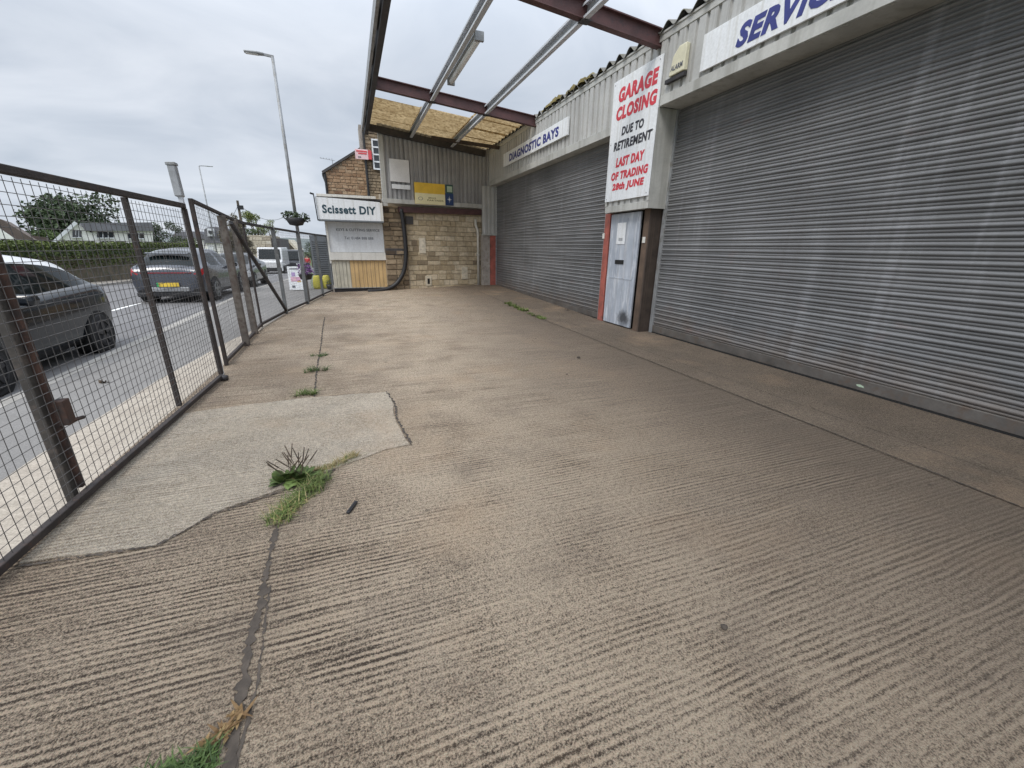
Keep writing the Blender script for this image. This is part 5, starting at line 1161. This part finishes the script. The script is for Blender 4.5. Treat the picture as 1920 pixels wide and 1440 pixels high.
weed('dry_grass', (-.3, 3.0, 0), 'straw coloured dry grass strip along the front edge of the patch', [('blades', 'dry', lambda b: many(b, [(-.42, 2.98, 0), (-.36, 2.99, 0), (-.3, 3.02, 0), (-.24, 3.06, 0), (-.19, 3.1, 0), (-.14, 3.14, 0)], 60, .04, .055, r, w=.004, lean=1.3)), ('green_blades', 'grass', lambda b: many(b, [(-.2, 3.07, 0), (-.15, 3.13, 0), (-.28, 3.02, 0)], 26, .035, .05, r, w=.004, lean=1.2)), ('moss', 'moss', lambda b: [blades(b, (-.4, 2.97, 0), 120, .05, .05, r, w=.006, lean=.8)])])
for i, (x, y, n_, s_, lab, mt) in enumerate(((-.58, 4.83, 110, .085, 'yellowing grass tuft at the back edge of the pale patch', 'grass'), (-.6, 5.8, 90, .09, 'middle green weed on the joint behind the pale patch', 'weedg'), (-.62, 6.62, 80, .1, 'farthest green weed on the joint behind the pale patch', 'weedg'))):
    weed('grass_tuft', (x, y, 0), lab, [('blades', mt, lambda b: many(b, [(x+r.gauss(0, s_*.7), y+r.gauss(0, s_*.35), 0) for _ in range(9)], n_//7, s_*.35, r.uniform(.05, .085), r, w=.007, lean=1.5))])
weed('grass_tuft', (-.75, 1.12, 0), 'bright green weed clump at the bottom left corner of the view', [('blades', 'weedg', lambda b: many(b, [(-.72, 1.13, 0), (-.66, 1.12, 0), (-.78, 1.12, 0), (-.62, 1.14, 0), (-.7, 1.07, 0)], 110, .05, .05, r, w=.006, lean=1.2)), ('dead_leaves', 'deadleaf', lambda b: many(b, [(-.6, 1.2, 0), (-.57, 1.23, 0), (-.545, 1.27, 0)], 26, .025, .03, r, w=.012, lean=1.6))])
weed('grass_tuft', (4.12, 10.4, 0), 'low green weed line on the joint by the far shutter, farther clump', [('leaves', 'grass', lambda b: many(b, [(4.16, 11.2, .05), (4.14, 10.8, .04), (4.13, 10.45, .035), (4.12, 10.1, .03), (4.15, 9.9, .025)], 60, .11, .09, r, w=.016, lean=1.1))])
weed('grass_tuft', (4.12, 9.0, 0), 'low green weed line on the joint by the far shutter, nearer clump', [('leaves', 'grass', lambda b: many(b, [(4.12, 9.45, 0), (4.11, 9.2, 0), (4.12, 8.95, 0), (4.13, 8.75, 0)], 60, .1, .075, r, w=.014, lean=1.2))])
b = MB(); r2 = random.Random(9)
for k in range(240):
    y = r2.uniform(9.6, 14.2); x = 5.36-abs(r2.gauss(0, .05)); a = r2.uniform(0, 6.283); s_ = r2.uniform(.02, .06); z = .008+abs(r2.gauss(0, .018))
    d = V(math.cos(a), math.sin(a), r2.uniform(-.2, .4))*s_; e_ = V(-math.sin(a), math.cos(a), r2.uniform(-.2, .3))*s_*.6; c = V(x, y, z); b.add([c-d, c+e_, c+d, c-e_], [(0, 1, 2, 3)])
tag(b.build('leaf_litter', 'spike'), 'drift of dead leaves and dirt along the foot of the far shutter', 'leaf litter', kind='stuff')
p0, p1 = onZ(652, 962, .01), onZ(668, 940, .01)
b = MB(); b.bar(p0, p1, .022, .014); b.bar(p0.lerp(p1, .1)+V(0, 0, .01), p0.lerp(p1, .9)+V(0, 0, .01), .010, .008); tag(b.build('plastic_strip', 'black_pl', bevel=.003), 'short black plastic strip lying on the concrete near the grass', 'litter')
r3 = random.Random(15)
def pebble(x, y, s, mat, name, lab, cat, g=None):
    b = MB(); P = []
    for th_ in range(1, 4):
        for k in range(7): a = 6.283*k/7; q_ = math.sin(math.pi*th_/4)*r3.uniform(.75, 1.15); P.append((x+s*q_*math.cos(a), y+s*q_*math.sin(a)*.8, .004+s*.45*(1-math.cos(math.pi*th_/4))*r3.uniform(.85, 1.1)))
    b.add(P, [(j*7+k, j*7+(k+1) % 7, (j+1)*7+(k+1) % 7, (j+1)*7+k) for j in range(2) for k in range(7)]+[tuple(range(7))[::-1], tuple(range(14, 21))]); tag(b.build(name, mat, smooth=True), lab, cat, g)
c = onZ(1085, 672); pebble(c.x, c.y, .03, 'dirt', 'clod', 'small dark clod on the concrete in front of the service door', 'clod')
c = onZ(1063, 703); pebble(c.x, c.y, .016, 'dirt', 'clod', 'tiny dark speck of dirt midway across the yard', 'clod')
c = onZ(1357, 1180); pebble(c.x, c.y, .02, 'dirt', 'moss_clump', 'small dark mossy lump on the ridged concrete at lower right', 'moss')
c = onZ(197, 717, -.01); b = MB(); blades(b, (c.x, c.y, c.z), 9, .05, .05, r3, w=.03, lean=1.5); tag(b.build('dead_leaf', 'spike'), 'curled dead leaf on the footway outside the gate', 'leaf')
